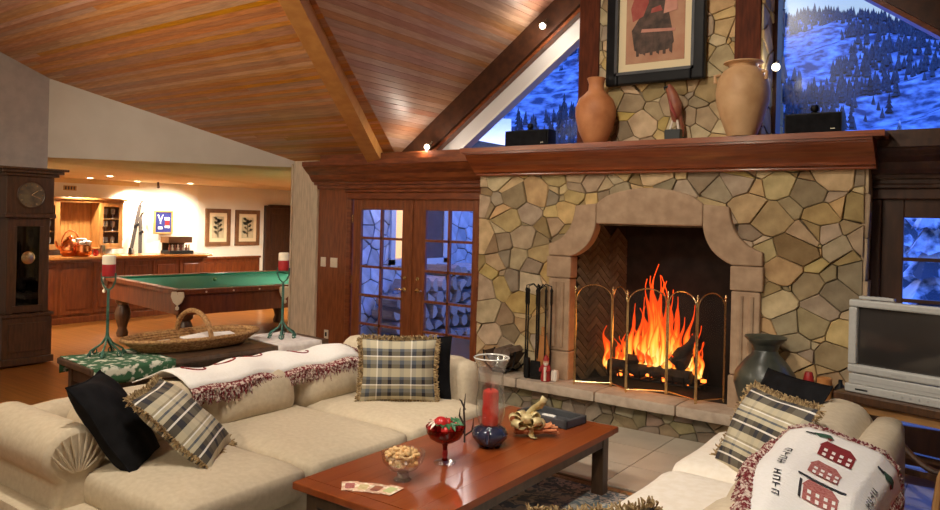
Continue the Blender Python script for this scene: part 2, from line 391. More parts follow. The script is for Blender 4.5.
def stone_piece(poly, to3, parent, m, r, gap=.0028, depth=.05, name='stone'):
    cx = sum(p[0] for p in poly) / len(poly); cz = sum(p[1] for p in poly) / len(poly)
    def shrink(g):
        o = []
        for p in poly:
            dx, dz = p[0] - cx, p[1] - cz; L = math.hypot(dx, dz) or 1; k = max(.3, 1 - g * 1.25 / L); o.append((cx + dx * k, cz + dz * k))
        return o
    A = shrink(gap); B = shrink(gap + .006); d0 = depth * r.uniform(.6, 1.1); tx, tz = r.uniform(-.05, .05), r.uniform(-.05, .05)
    va = [to3(p[0], p[1], -.03) for p in A]; vm = [to3(p[0], p[1], d0 - .008) for p in A]
    vb = [to3(p[0], p[1], d0 + (p[0] - cx) * tx + (p[1] - cz) * tz) for p in B]
    n = len(poly); b = MB(); b.v = [Vector(v) for v in va + vm + vb]
    for i in range(n):
        j = (i + 1) % n; b.f.append((i, j, n + j, n + i)); b.f.append((n + i, n + j, 2 * n + j, 2 * n + i))
    b.f.append(tuple(range(2 * n, 3 * n)))
    return b.build(name, m, parent, center=True)

# ------------------------------------------------------------------ floor, hearth tiles, rug
fl = struct(box('floor', 'floor_wood', (-16, -5, -.1), (4.5, 14, 0)))
tb = struct(box('trim_1', 'grout', (-4.5, 4.74, 0), (1.2, 6.16, .006)))
r = random.Random(3)
for i in range(10):
    for j in range(3):
        x0 = -4.5 + i * .57; y0 = 4.745 + j * .472
        box('tile', 'tile', (x0 + .004, y0 + .004, .004), (x0 + .566, y0 + .468, .012), tb, center=True)
rug = thing('area_rug', 'patterned oriental rug in blue grey and rust under the coffee table', 'rug', (-2.6, 3.2, 0))
box('rug_field', 'rug_field', (-3.0, 1.5, 0), (-1.6, 4.42, .012), rug)
b = MB(); b.box((-3.2, 1.3, 0), (-1.4, 1.5, .013)).box((-3.2, 4.42, 0), (-1.4, 4.64, .013)).box((-3.2, 1.5, 0), (-3.0, 4.42, .013)).box((-1.6, 1.5, 0), (-1.4, 4.42, .013))
b.build('rug_border', 'rug_border', rug)
b = MB()
for k in range(150):
    x = -3.19 + k * .012; b.bar((x, 4.64, .005), (x + r.uniform(-.01, .01), 4.70 + r.uniform(-.01, .01), .004), .005, .004)
stuff(b.build('rug_fringe', 'rug_fringe', rug))

# ------------------------------------------------------------------ ceilings
S1, S2 = .39, .74
def zl(y): return 2.54 + S1 * (6.6 - y)
def zg(x): return 2.57 + S2 * (x + 5.78)
PEAK = -2.37; ZP = zg(PEAK)
def xv(y): return -5.78 + (zl(y) - 2.57) / S2        # left valley
def yv(x): return 6.6 - (zg(x) - 2.54) / S1
YP = yv(PEAK)
ce = MB()
t = .03
# left main slope, gable slopes and the hidden rest, as a thin shell above the boards
ce.add([(-10.3, 6.75, zl(6.75) + t), (xv(6.6), 6.6, zl(6.6) + t), (PEAK, YP, ZP + t), (PEAK, -1, zl(-1) + t), (-10.3, -1, zl(-1) + t)], [(0, 1, 2, 3, 4)])
xr = lambda x: 2 * PEAK - x
ce.add([(3.2, 6.75, zl(6.75) + t), (xr(xv(6.6)), 6.6, zl(6.6) + t), (PEAK, YP, ZP + t), (PEAK, -1, zl(-1) + t), (3.2, -1, zl(-1) + t)], [(4, 3, 2, 1, 0)])
ce.add([(-5.82, 6.6, zg(-5.82) + t), (-5.82, 7.3, zg(-5.82) + t), (PEAK, 7.3, ZP + t), (PEAK, YP, ZP + t)], [(0, 1, 2, 3)])
ce.add([(xr(-5.82), 6.6, zg(-5.82) + t), (xr(-5.82), 7.3, zg(-5.82) + t), (PEAK, 7.3, ZP + t), (PEAK, YP, ZP + t)], [(3, 2, 1, 0)])
ce.add([(-10.3, -1, zl(-1) + t), (3.2, -1, zl(-1) + t), (3.2, -5, 3.9), (-10.3, -5, 3.9)], [(0, 1, 2, 3)])
ceil = struct(ce.build('ceiling', 'backing_dark'))
r = random.Random(5)
y = 6.62
while y > 1.2:                                       # boards of the main slope, running left-right
    y2 = y - .054
    xs = r.uniform(-9.4, -6.5)
    cuts = [-10.2, xs, None] if r.random() < .35 else [-10.2, None]
    for k in range(len(cuts) - 1):
        xa = cuts[k]; xb0 = cuts[k + 1] if cuts[k + 1] is not None else xv(y); xb1 = cuts[k + 1] if cuts[k + 1] is not None else xv(y2)
        ya, yb = y - .002, y2 + .002
        bot = [(xa + .002, ya, zl(ya)), (xb0 - .002, ya, zl(ya)), (xb1 - .002, yb, zl(yb)), (xa + .002, yb, zl(yb))]
        MB().hexa(bot, [(p[0], p[1], p[2] + .022) for p in bot]).build('plank', 'plank_cedar', ceil, center=True)
    y = y2
for sgn in (0, 1):                                    # boards of the gable slopes, running front-back
    x = -5.80
    while x < PEAK - .03:
        x2 = min(x + .056, PEAK)
        xa, xb = x + .002, x2 - .002
        bot = [(xa, 6.62, zg(xa)), (xb, 6.62, zg(xb)), (xb, max(yv(xb), YP), zg(xb)), (xa, min(6.58, max(yv(xa), YP)), zg(xa))]
        if sgn: bot = [(xr(p[0]), p[1], p[2]) for p in bot]
        if not sgn or x > -4.3:
            MB().hexa(bot, [(p[0], p[1], p[2] + .022) for p in bot]).build('plank', 'plank_cedar_long', ceil, center=True)
        x = x2
# valley beam
vb = Vector((-6.02, 6.45, zl(6.5) - .04)); vt = Vector((xv(.6), .6, zl(.6) - .05))
d = (vt - vb); 
bm_ = MB().bar(vb, vt, .17, .20, (0, 0, 1)).build('trim_2', 'beam_cedar'); struct(bm_)
bm2 = struct(MB().bar((xr(vb.x), vb.y, vb.z), (xr(vt.x), vt.y, vt.z), .17, .20).build('trim_3', 'beam_cedar'))

# ------------------------------------------------------------------ outer walls (mostly out of view, they close the room)
struct(box('wall_near', 'plaster_white', (-10.3, -5.2, 0), (3.2, -5, 4.2)))
struct(MB().prism([(3.2, -5, 0), (3.2, 6.7, 0), (3.2, 6.7, 2.5), (3.2, -1, 5.5), (3.2, -5, 4)], [(3.4, -5, 0), (3.4, 6.7, 0), (3.4, 6.7, 2.5), (3.4, -1, 5.5), (3.4, -5, 4)]).build('wall_right', 'plaster_white'))
# clock wall along the left, top follows the slope
struct(MB().prism([(-9.5, -5, 0), (-9.5, 4.33, 0), (-9.5, 4.33, zl(4.33) + .02), (-9.5, -1, zl(-1)), (-9.5, -5, 4)],
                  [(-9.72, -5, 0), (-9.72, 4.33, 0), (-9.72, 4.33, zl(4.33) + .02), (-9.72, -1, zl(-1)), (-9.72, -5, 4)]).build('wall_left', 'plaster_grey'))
# diagonal header above the opening to the games room
h0, h1 = Vector((-9.5, 4.33, 0)), Vector((-7.60, 6.62, 0)); nn = Vector((-(h1 - h0).y, (h1 - h0).x, 0)).normalized() * .16
def hp(p, z): return (p.x, p.y, z)
struct(MB().prism([hp(h0, 2.46), hp(h1, 2.46), hp(h1, zl(6.62) + .02), hp(h0, zl(4.33) + .02)],
                  [hp(h0 + nn, 2.46), hp(h1 + nn, 2.46), hp(h1 + nn, zl(6.62) + .02), hp(h0 + nn, zl(4.33) + .02)]).build('wall_header', 'plaster_white'))
# plaster post at the end of the door wall
pp = struct(MB().prism([(-7.60, 6.56, 0), (-7.14, 6.56, 0), (-7.14, 6.95, 0), (-7.60, 6.95, 0)], [(-7.60, 6.56, 2.54), (-7.14, 6.56, 2.54), (-7.14, 6.95, 2.54), (-7.60, 6.95, 2.54)]).build('wall_post', 'post_plaster', bevel=.015))
struct(box('trim_4', 'post_plaster', (-7.63, 6.55, 0), (-7.60, 6.62, 2.50)))

# ------------------------------------------------------------------ games room shell
GC = 2.42
struct(MB().add([(-14.4, 4.1, GC), (-9.55, 4.1, GC), (-9.5, 4.33, GC + .04), (-7.60, 6.62, GC + .04), (-7.55, 6.9, GC), (-7.5, 14, GC), (-14.4, 14, GC)], [(0, 1, 2, 3, 4, 5, 6)]).build('ceiling_games_room', 'ceiling_tan'))
struct(MB().prism([(-14.2, 4.0, 0), (-14.2, 8.18, 0), (-13.87, 9.39, 0), (-13.87, 14, 0), (-14.6, 14, 0), (-14.6, 4, 0)],
                  [(-14.2, 4.0, GC), (-14.2, 8.18, GC), (-13.87, 9.39, GC), (-13.87, 14, GC), (-14.6, 14, GC), (-14.6, 4, GC)]).build('wall_games_room', 'plaster_game'))
struct(box('wall_games_room_side', 'plaster_game', (-14.4, 3.9, 0), (-9.62, 4.1, GC)))
struct(box('wall_games_room_end', 'plaster_game', (-14.4, 13.8, 0), (-7.4, 14, GC)))
struct(box('wall_games_room_outer', 'plaster_game', (-7.62, 6.95, 0), (-7.46, 14, GC)))
struct(box('trim_5', 'ceiling_tan', (-14.2, 4.1, GC - .09), (-14.1, 8.2, GC)))
wn = struct(box('trim_6', 'bar_wood', (-13.87, 9.0, 0), (-13.83, 11.0, .84)))
struct(box('trim_7', 'bar_wood', (-13.87, 8.9, .84), (-13.78, 11.0, .885)))
for k in range(5): box('panel', 'bar_wood', (-13.83, 9.06 + k * .39, .14), (-13.815, 9.06 + k * .39 + .33, .76), wn, center=True, bevel=.01)

# ------------------------------------------------------------------ fireplace wall: mortar, stones
YS = 6.42
mw = MB().box((-4.47, YS, 0), (-3.40, 7.0, 2.5)).box((-1.80, YS, 0), (-.86, 7.0, 2.5)).box((-3.40, YS, 1.80), (-1.80, 7.0, 2.5))
mw.box((-4.47, YS, 0), (-.86, 7.0, .28))
wall = struct(mw.build('wall_fireplace', 'mortar')); chim = struct(box('wall_chimney', 'mortar', (-3.32, YS, 2.5), (-1.66, 7.15, 5.0)))
r = random.Random(21)
for c in cells((-4.47, .28, -.86, 2.34), 255, 4, hole=(-3.37, .0, -1.82, 1.86), wgt=.015, aniso=.7):
    stone_piece(c, lambda x, z, d: (x, YS - d * .9, z), wall, 'stone', r)
for c in cells((-3.32, 2.5, -1.66, 4.5), 190, 8, wgt=.011, aniso=.8):
    stone_piece(c, lambda x, z, d: (x, YS - d * .6, z), chim, 'stone', r)
for c in cells((YS - .02, 2.5, 7.1, 4.5), 60, 9, wgt=.003, aniso=.7):
    stone_piece(c, lambda y_, z, d: (-1.66 + d * .6, y_, z), chim, 'stone', r)
for c in cells((YS - .02, .28, 6.62, 2.3), 9, 12, wgt=.002, aniso=.6):
    stone_piece(c, lambda y_, z, d: (-.86 + d * .6, y_, z), wall, 'stone', r)

# ------------------------------------------------------------------ hearth
he = thing('hearth', 'raised stone hearth with a smooth slab ledge in front of the fire', 'hearth', (-2.6, 6.2, 0))
hb = box('hearth_core', 'mortar', (-4.32, 6.20, .0), (-.9, 6.42, .2), he)
for c in cells((-4.34, .0, -.88, .205), 62, 14, wgt=.002, aniso=.55):
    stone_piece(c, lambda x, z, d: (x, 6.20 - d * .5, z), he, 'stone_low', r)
xs_ = [-4.36, -3.78, -2.95, -2.2, -1.45, -.87]
for k in range(5):
    MB().rbox(((xs_[k] + xs_[k + 1]) / 2, 6.26, .255), ((xs_[k + 1] - xs_[k]) / 2 - .002, .18, .05), .02, 4).build('hearth_slab', 'hearth_stone', he, smooth=True, center=True)

# ------------------------------------------------------------------ firebox
fbx = struct(MB().add([(-3.38, YS, .29), (-1.82, YS, .29), (-2.02, 7.08, .29), (-3.12, 7.08, .29), (-3.38, YS, 1.95), (-1.82, YS, 1.95), (-2.02, 7.08, 1.95), (-3.12, 7.08, 1.95)],
             [(0, 1, 2, 3), (4, 7, 6, 5), (0, 3, 7, 4), (3, 2, 6, 7), (2, 1, 5, 6)]).build('wall_firebox', 'soot'))
# herringbone bricks on the splayed cheeks
bl, bw = .19, .062
brick = MB().box((-bl / 2 + .004, -bw / 2 + .004, 0), (bl / 2 - .004, bw / 2 - .004, .018)).build('brick', 'firebrick', fbx, local=True)
first = True
for cheek in (0, 1):
    p0 = Vector((-3.37, YS + .02, .29)) if cheek == 0 else Vector((-1.83, YS + .02, .29)); p1 = Vector((-3.12, 7.08, .29)) if cheek == 0 else Vector((-2.02, 7.08, .29))
    ax = (p1 - p0); L = ax.length; ax.normalize(); az = Vector((0, 0, 1)); an = ax.cross(az) if cheek == 0 else az.cross(ax)
    for i in range(-12, 26):
        for j in range(-8, 8):
            for o in (0, 1):
                # herringbone lattice: pairs of bricks at right angles, the whole turned 45 degrees
                u = i * bw + j * bl; v = i * bw - j * bl
                if o == 0: cu, cv, rot = u + bl / 2, v + bw / 2, 0
                else: cu, cv, rot = u + bw / 2, v + bw + bl / 2, PI / 2
                a = PI / 4; U = cu * math.cos(a) - cv * math.sin(a) + .2; V = cu * math.sin(a) + cv * math.cos(a) + .0
                if not (.02 < U < L - .02 and .03 < V < 1.62): continue
                top = 1.62 - (U / L) * .25
                if V > top: continue
                if first: ob = brick; first = False
                else: ob = brick.copy(); COL.objects.link(ob)
                th = rot + a
                ex = ax * math.cos(th) + az * math.sin(th); ey = -ax * math.sin(th) + az * math.cos(th); ez = ex.cross(ey)
                if ez.dot(an) < 0: pass
                p = p0 + ax * U + az * V
                mtx = Matrix(((ex.x, ey.x, an.x, p.x), (ex.y, ey.y, an.y, p.y), (ex.z, ey.z, an.z, p.z), (0, 0, 0, 1)))
                ob.matrix_local = mtx
# ------------------------------------------------------------------ carved surround
sr = thing('fireplace_surround', 'carved sandstone fireplace surround with shallow arch and curved shoulders', 'surround', (-2.6, 6.34, .3))
YF, YB = 6.335, 6.47
def slab(name, poly, yf=YF, yb=YB): return MB().prism([(x, yf, z) for x, z in poly], [(x, yb, z) for x, z in poly]).build(name, 'sandstone', sr, bevel=.012, center=True)
XC = -2.595
def mir(poly): return [(2 * XC - x, z) for x, z in poly][::-1]
def arc(cx, cz, rad, a0, a1, n=8): return [(cx + rad * math.cos(math.radians(a0 + (a1 - a0) * k / n)), cz + rad * math.sin(math.radians(a0 + (a1 - a0) * k / n))) for k in range(n + 1)]
# shoulder: outer concave arc and inner concave arc (centres outside/inside)
def qcurve(p, c, q, n=9):
    o = []
    for k in range(n + 1):
        t_ = k / n; o.append(((1 - t_) ** 2 * p[0] + 2 * t_ * (1 - t_) * c[0] + t_ * t_ * q[0], (1 - t_) ** 2 * p[1] + 2 * t_ * (1 - t_) * c[1] + t_ * t_ * q[1]))
    return o
outer = qcurve((-3.60, 1.61), (-3.34, 1.68), (-3.32, 1.985)); inner = qcurve((-3.10, 1.815), (-3.13, 1.58), (-3.355, 1.495))
shoulder = [(-3.60, 1.495)] + outer + [(-3.10, 2.005)] + inner
slab('shoulder', shoulder); slab('shoulder', mir(shoulder))
lint = [(-3.098, 1.815), (-3.098, 2.007)] + qcurve((-3.0, 2.075), (XC, 2.225), (2 * XC + 3.0, 2.075), 12)
lint = [(-3.098, 1.815)] + [(-3.098, 2.007)] + qcurve((-3.0, 2.075), (XC, 2.225), (2 * XC + 3.0, 2.075), 12) + [(2 * XC + 3.098, 2.007), (2 * XC + 3.098, 1.815)]
slab('lintel', lint[::-1])
for s_ in (0, 1):
    f_ = (lambda p: p) if s_ == 0 else mir
    slab('capital_block', f_([(-3.61, 1.285), (-3.345, 1.285), (-3.345, 1.49), (-3.61, 1.49)]), YF - .012)
    j = slab('jamb', f_([(-3.59, .58), (-3.355, .58), (-3.355, 1.28), (-3.59, 1.28)]))
    j2 = slab('plinth_block', f_([(-3.60, .30), (-3.345, .30), (-3.345, .575), (-3.60, .575)]), YF - .012)
    for k in range(2):
        xx = -3.55 + k * .085 if s_ == 0 else 2 * XC + 3.55 - k * .085 - .06
        MB().tube([(xx + .03, YF + .004, .62), (xx + .03, YF + .004, 1.24)], .026, 8).build('reed', 'sandstone', j, smooth=True)

# ------------------------------------------------------------------ mantel shelf and the crown over the doors
def profile_run(name, prof, x0, x1, m, parent=None): return MB().prism([(x0, y_, z) for y_, z in prof], [(x1, y_, z) for y_, z in prof]).build(name, m, parent)
ms = thing('mantel_shelf', 'long reddish wooden mantel shelf with crown moulding above the stone', 'mantel', (-2.63, 6.3, 2.29))
profile_run('shelf_board', [(6.08, 2.505), (6.08, 2.55), (6.44, 2.55), (6.44, 2.505)], -4.52, -.70, 'mantel_wood', ms)
cv = [(6.355, 2.285), (6.335, 2.285), (6.33, 2.31), (6.30, 2.315), (6.285, 2.34), (6.25, 2.375), (6.20, 2.41), (6.155, 2.45), (6.135, 2.47), (6.13, 2.485), (6.10, 2.487), (6.10, 2.505), (6.44, 2.505), (6.44, 2.285)]
profile_run('crown', cv, -4.49, -.78, 'mantel_wood', ms)
profile_run('bead', [(6.332, 2.282), (6.325, 2.292), (6.325, 2.30), (6.332, 2.308)], -4.48, -.80, 'mantel_wood', ms)
cr = [(6.60, 2.165), (6.575, 2.165), (6.565, 2.185), (6.565, 2.215), (6.54, 2.22), (6.535, 2.25), (6.51, 2.255), (6.48, 2.29), (6.45, 2.34), (6.40, 2.38), (6.36, 2.42), (6.345, 2.44), (6.33, 2.445), (6.33, 2.50), (6.66, 2.50), (6.66, 2.165)]
wd = struct(box('wall_doors', 'mahogany_upright', (-7.16, 6.60, 0), (-6.62, 6.75, 2.56)))
for nm, x0, x1 in (('trim_8', -7.18, -4.47), ('trim_9', -.86, 2.6)):
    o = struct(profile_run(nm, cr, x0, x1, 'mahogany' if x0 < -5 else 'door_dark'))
    profile_run('bead', [(6.552, 2.225), (6.545, 2.232), (6.545, 2.245), (6.552, 2.25)], x0, x1, 'mantel_wood' if x0 < -5 else 'door_dark', o)
    profile_run('sill_board', [(6.36, 2.50), (6.36, 2.575), (7.0, 2.575), (7.0, 2.50)], x0 + (.3 if x0 < -5 else .02), x1, 'mahogany' if x0 < -5 else 'door_dark', o)
# wall pieces above and beside the doors
struct(MB().box((-6.62, 6.62, 2.10), (-4.47, 6.74, 2.5)).box((-4.60, 6.62, 0), (-4.40, 6.74, 2.2)).build('wall_above_doors', 'mahogany'))
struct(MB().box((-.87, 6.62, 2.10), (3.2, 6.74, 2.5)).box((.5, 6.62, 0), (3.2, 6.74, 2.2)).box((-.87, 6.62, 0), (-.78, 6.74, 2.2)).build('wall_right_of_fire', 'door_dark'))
for nm, pts in (('trim_10', ((-6.62, 2.04), (-4.55, 2.04))), ('trim_11', ((-.84, 2.06), (.55, 2.06)))):
    (x0, z0), (x1, _) = pts; dk = 'mahogany' if x0 < -5 else 'door_dark'
    o = struct(MB().box((x0, 6.575, z0), (x1, 6.63, z0 + .085)).box((x0, 6.575, 0), (x0 + .075, 6.63, z0)).box((x1 - .075, 6.575, 0), (x1, 6.63, z0)).build(nm, dk, bevel=.012))
    MB().box((x0 - .03, 6.56, z0 + .085), (x1 + .03, 6.62, z0 + .12)).build('cap', dk, o, bevel=.01)

# ------------------------------------------------------------------ glazed doors
def leaf(name, x0, x1, gx, gz, m, hinge_left, handle_x):
    d = struct(MB().box((x0, 6.61, .02), (gx[0], 6.655, 2.075)).box((gx[-1], 6.61, .02), (x1, 6.655, 2.075)).box((gx[0], 6.61, gz[0]), (gx[-1], 6.655, 2.075)).box((gx[0], 6.61, .02), (gx[-1], 6.655, gz[-1])).build(name, m, bevel=.006))
    for k in gx[1:-1]: box('muntin', m, (k - .014, 6.612, gz[-1]), (k + .014, 6.65, gz[0]), d, center=True)
    for k in gz[1:-1]: box('muntin', m, (gx[0], 6.612, k - .014), (gx[-1], 6.65, k + .014), d, center=True)
    for i in range(len(gx) - 1):
        for j in range(len(gz) - 1):
            box('pane', 'pane_glass', (gx[i] + .008, 6.630, gz[j + 1] + .008), (gx[i + 1] - .008, 6.634, gz[j] - .008), d, center=True)
    hx = handle_x; s_ = 1 if hinge_left else -1
    h = MB().lathe([(.026, 0), (.026, .012)], (0, 0, 0), 14).build('handle', 'brass', d, local=True); h.location = (hx, 6.61, .99); h.rotation_euler = (PI / 2, 0, 0)
    MB().tube([(0, 0, .0), (0, 0, .05), (-s_ * .02, 0, .062), (-s_ * .10, .004, .062)], .0095, 8).build('lever', 'brass', h, smooth=True, local=True)
    e_ = MB().lathe([(.024, 0), (.024, .01), (.01, .012), (.01, .03)], (0, 0, 0), 14).build('lock', 'brass', d, local=True, smooth=True); e_.location = (hx, 6.61, 1.12); e_.rotation_euler = (PI / 2, 0, 0)
    for z_ in (.3, 1.05, 1.8):
        xh = x0 if hinge_left else x1
        MB().tube([(xh, 6.605, z_ - .05), (xh, 6.605, z_ + .05)], .008, 8).build('hinge', 'brass', d)
    return d
GZ = [1.915, 1.57, 1.22, .87, .52, .19]
leaf('door_1', -6.535, -5.585, [-6.40, -6.065, -5.73], GZ, 'mahogany_upright', True, -5.665)
leaf('door_2', -5.575, -4.625, [-5.375, -5.04, -4.715], GZ, 'mahogany_upright', False, -5.47)
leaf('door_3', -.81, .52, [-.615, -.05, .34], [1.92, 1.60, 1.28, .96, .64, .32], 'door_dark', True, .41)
struct(MB().box((-5.60, 6.595, .02), (-5.56, 6.61, 2.075)).build('trim_12', 'mahogany_upright', bevel=.005))

# ------------------------------------------------------------------ gable windows with raking beams
cosg = 1 / math.sqrt(1 + S2 * S2); sing = S2 * cosg
def rk(x, off, y_):                       # point on the rake line at x, lowered square to the slope by off
    return (x + off * sing, y_, zg(x) - off * cosg)
for side in (0, 1):
    f_ = (lambda p: p) if side == 0 else (lambda p: (xr(p[0]), p[1], p[2]))
    def strip(name, o0, o1, y0, y1, m, xa=-6.3, xb=-2.6):
        A = [rk(xa, o0, y0), rk(xb, o0, y0), rk(xb, o1, y0), rk(xa, o1, y0)]; B = [rk(xa, o0, y1), rk(xb, o0, y1), rk(xb, o1, y1), rk(xa, o1, y1)]
        o = MB().prism([f_(p) for p in (A if side == 0 else A[::-1])], [f_(p) for p in (B if side == 0 else B[::-1])]).build(name, m); return struct(o)
    strip('trim_%d' % (13 + side * 4), -.02, .24, 6.58, 6.74, 'dark_beam', xa=-5.95)
    strip('trim_%d' % (14 + side * 4), .24, .275, 6.63, 6.80, 'mahogany', xa=-5.9)
    if side == 0: strip('trim_15', .275, .43, 6.72, 6.80, 'pale_board', xa=-5.8); strip('trim_16', .43, .46, 6.69, 6.82, 'white_paint', xa=-5.7)
    xi = -3.36 if side == 0 else xr(-1.60); go = .46 if side == 0 else .26
    xlo = -5.78 + go / sing
    P = [(xlo, 2.55), (xi, 2.55), (xi, zg(xi - go * sing) - go * cosg + .02)]
    g0 = [f_((x, 6.81, z)) for x, z in P]; g1 = [f_((x, 6.814, z)) for x, z in P]
    w_ = struct(MB().prism(g0, g1).build('window_%d' % (1 + side), 'pane_glass'))
    P2 = [(xi + .06, 2.55), (xi + .06, 4.6), (xi, 4.6), (xi, 2.55)]
    a_ = [f_((x, 6.70, z)) for x, z in P2]; b_ = [f_((x, 6.86, z)) for x, z in P2]
    MB().prism(a_, b_).build('window_frame', 'dark_beam', w_)
# wooden posts on the chimney breast
struct(box('trim_21', 'post_wood', (-3.34, 6.374, 2.55), (-3.13, 6.42, 4.9), bevel=.008))
struct(box('trim_22', 'post_wood', (-1.87, 6.374, 2.55), (-1.66, 6.42, 4.9), bevel=.008))
# roof overhang block above the gable glass so no sky shows between
struct(MB().prism([rk(-6.2, -.05, 6.72), rk(-2.55, -.05, 6.72), rk(-2.55, .02, 6.72), rk(-6.2, .02, 6.72)], [rk(-6.2, -.05, 7.4), rk(-2.55, -.05, 7.4), rk(-2.55, .02, 7.4), rk(-6.2, .02, 7.4)]).build('trim_23', 'dark_beam'))
struct(box('wall_gable_left', 'mahogany', (-7.2, 6.62, 2.5), (-5.7, 6.74, 2.66)))
# ------------------------------------------------------------------ outdoors: snow, hillside, pines, side wing, firewood
def hz(x, y_):
    t_ = max(0, (y_ - 45) / 210)
    rid = 72 - .17 * (x + 52) + 2.5 * math.sin(x * .05) + 1.5 * math.sin(x * .13)
    h = rid * (t_ ** 1.15 if t_ < 1 else 1 - (t_ - 1) * .3)
    return -2.2 + h + 2.0 * math.sin(x * .11 + y_ * .05) * min(1, t_ * 3) + 1.2 * math.sin(x * .23 - y_ * .17) * min(1, t_ * 3)
g = MB().grid(lambda u, v: (-330 + u * 420, 12 + v * 300, hz(-330 + u * 420, 12 + v * 300)), 90, 80)
struct(g.build('ground_hillside', 'hill_snow', smooth='all'))
struct(box('ground_snow', 'snow', (-7.3, 6.8, -.4), (12, 60, -.06)))
def pine_mesh(n, tiers, name='pine_tree'):
    b = MB(); b.tube([(0, 0, 0), (0, 0, .2)], .035, 5)
    for k in range(tiers):
        z0 = .12 + k * .88 / tiers; z1 = min(1.0, z0 + 1.35 * .88 / tiers); rr = .21 * (1 - k / (tiers + .4)); q0 = len(b.v)
        for a in range(n):
            th = 2 * PI * (a + .5 * k) / n; j = 1 if a % 2 else .74
            b.v.append(Vector((rr * j * math.cos(th), rr * j * math.sin(th), z0 - .02 * (a % 2))))
        b.v.append(Vector((0, 0, z1)))
        for a in range(n): b.f.append((q0 + a, q0 + (a + 1) % n, q0 + n))
    return b
r = random.Random(77)
cands = []
while len(cands) < 2600:
    px = r.choice([r.uniform(425, 600), r.uniform(760, 950)]); Y = 100 + 165 * r.random()
    dd = fw + rt * ((px - 470) / 740); X = dd.x / dd.y * Y
    dens = math.sin(X * .06 + 1.3) * math.sin(Y * .045 + X * .02) + .5 * math.sin(X * .17)
    if r.random() < .22 + .6 * dens or Y > 240: cands.append((X, Y, r.uniform(1.7, 3.8)))
cands.sort(key=lambda c: -(c[2] / c[1]))
p0 = pine_mesh(8, 4).build('pine_tree', 'pine', local=True)
for i, (X, Y, h) in enumerate(cands[:300]):
    o = p0 if i == 0 else p0.copy()
    if i: COL.objects.link(o)
    o.location = (X, Y, hz(X, Y) - .25); o.scale = (h, h, h); o.rotation_euler = (0, 0, r.random() * 6)
    tag(o, 'dark pine tree standing on the snowy blue hillside', 'tree', 'pines on the snowy hillside')
b = MB()
for X, Y, h in cands[300:]:
    z = hz(X, Y) - .2; n = 6; q0 = len(b.v)
    for k in range(n): a = 2 * PI * k / n; b.v.append(Vector((X + .2 * h * math.cos(a), Y + .2 * h * math.sin(a), z + .1 * h)))
    b.v.append(Vector((X, Y, z + h)))
    for k in range(n): b.f.append((q0 + k, q0 + (k + 1) % n, q0 + n))
o = stuff(b.build('pine_forest', 'pine')); o['label'] = 'far dark pines scattered over the upper snowy hillside'; o['category'] = 'forest'
# snow laden conifers close to the right door, neighbour roof seen through the left gable window
for i, (X, Y, h, lb) in enumerate(((-.95, 14.5, 3.2, 'snow laden spruce seen through the upper panes of the right door'), (.6, 17, 3.9, 'snowy spruce deeper behind the right door, far right'), (-.2, 12.2, 1.9, 'low snow covered fir just outside the right door'), (-1.9, 19, 4.4, 'tall snowy spruce behind the stone fireplace wall'))):
    t_ = pine_mesh(14, 7); t_.v = [v * h for v in t_.v]
    o = t_.build('snowy_spruce', 'pine_snowy', local=True); o.location = (X, Y, -.1); tag(o, lb, 'tree', 'snowy spruces near the house')
cab = thing('neighbour_house', 'neighbouring house with a broad snow covered roof behind the left gable window', 'house', (-26, 31, -2))
lamp('yard_lamp', 'POINT', (-17.5, 24.5, 8.5), 2600, (1, .92, .85), None, .3)
MB().prism([(-30, 26, -2), (-18.4, 29, -2), (-18.4, 29, 4.4), (-30, 26, 4.4)], [(-34, 35, -2), (-22, 37, -2), (-22, 37, 4.4), (-34, 35, 4.4)]).build('wall', 'pine', cab)
MB().prism([(-30, 24, 4.2), (-18.2, 28.4, 4.2), (-21.5, 33.5, 6.9), (-34, 31, 8.0)], [(-30, 24, 4.6), (-18.2, 28.4, 4.6), (-21.5, 33.5, 7.3), (-34, 31, 8.4)]).build('snow_roof', 'snow', cab)
c2 = thing('hillside_cabin', 'tiny cabin with a snowy roof among the trees on the slope', 'house', (-74, 92, hz(-74, 92)))
MB().box((-77, 90, hz(-74, 92) - 1), (-71, 94, hz(-74, 92) + 2.4)).build('wall', 'pine', c2)
z_ = hz(-74, 92) + 2.4
MB().prism([(-77.6, 89, z_), (-77.6, 92, z_ + 1.7), (-77.6, 95, z_)], [(-70.4, 89, z_), (-70.4, 92, z_ + 1.7), (-70.4, 95, z_)]).build('roof', 'snow', c2)
# outer stone face of the games room wing, seen through the glazed doors
wing = struct(box('wall_wing', 'mortar', (-7.46, 6.95, -.3), (-7.40, 14, 3.2)))
rs = random.Random(31)
for c in cells((6.95, -.2, 11.4, 2.6), 290, 33, wgt=.006, aniso=.8):
    stone_piece(c, lambda y_, z, d: (-7.40 + d * .6, y_, z), wing, 'stone_outside', rs, gap=.009)
ww = struct(box('window_3', 'lit_window', (-7.37, 8.30, 1.22), (-7.355, 9.55, 2.3)))
b = MB()
for y0, y1, z0, z1 in ((8.22, 8.32, 1.12, 2.4), (9.50, 9.62, 1.12, 2.4), (8.22, 9.62, 1.10, 1.20), (8.86, 8.94, 1.2, 2.4)): b.box((-7.37, y0, z0), (-7.33, y1, z1))
b.build('window_frame', 'white_paint', ww)
box('pane', 'pane_glass', (-7.349, 8.32, 1.2), (-7.346, 9.5, 2.4), ww)
box('curtain', 'frame_brown', (-7.354, 9.0, 1.2), (-7.351, 9.5, 2.4), ww)
struct(box('trim_24', 'door_dark', (-6.55, 9.9, -.1), (-6.40, 10.05, 3.0)))
logm = []
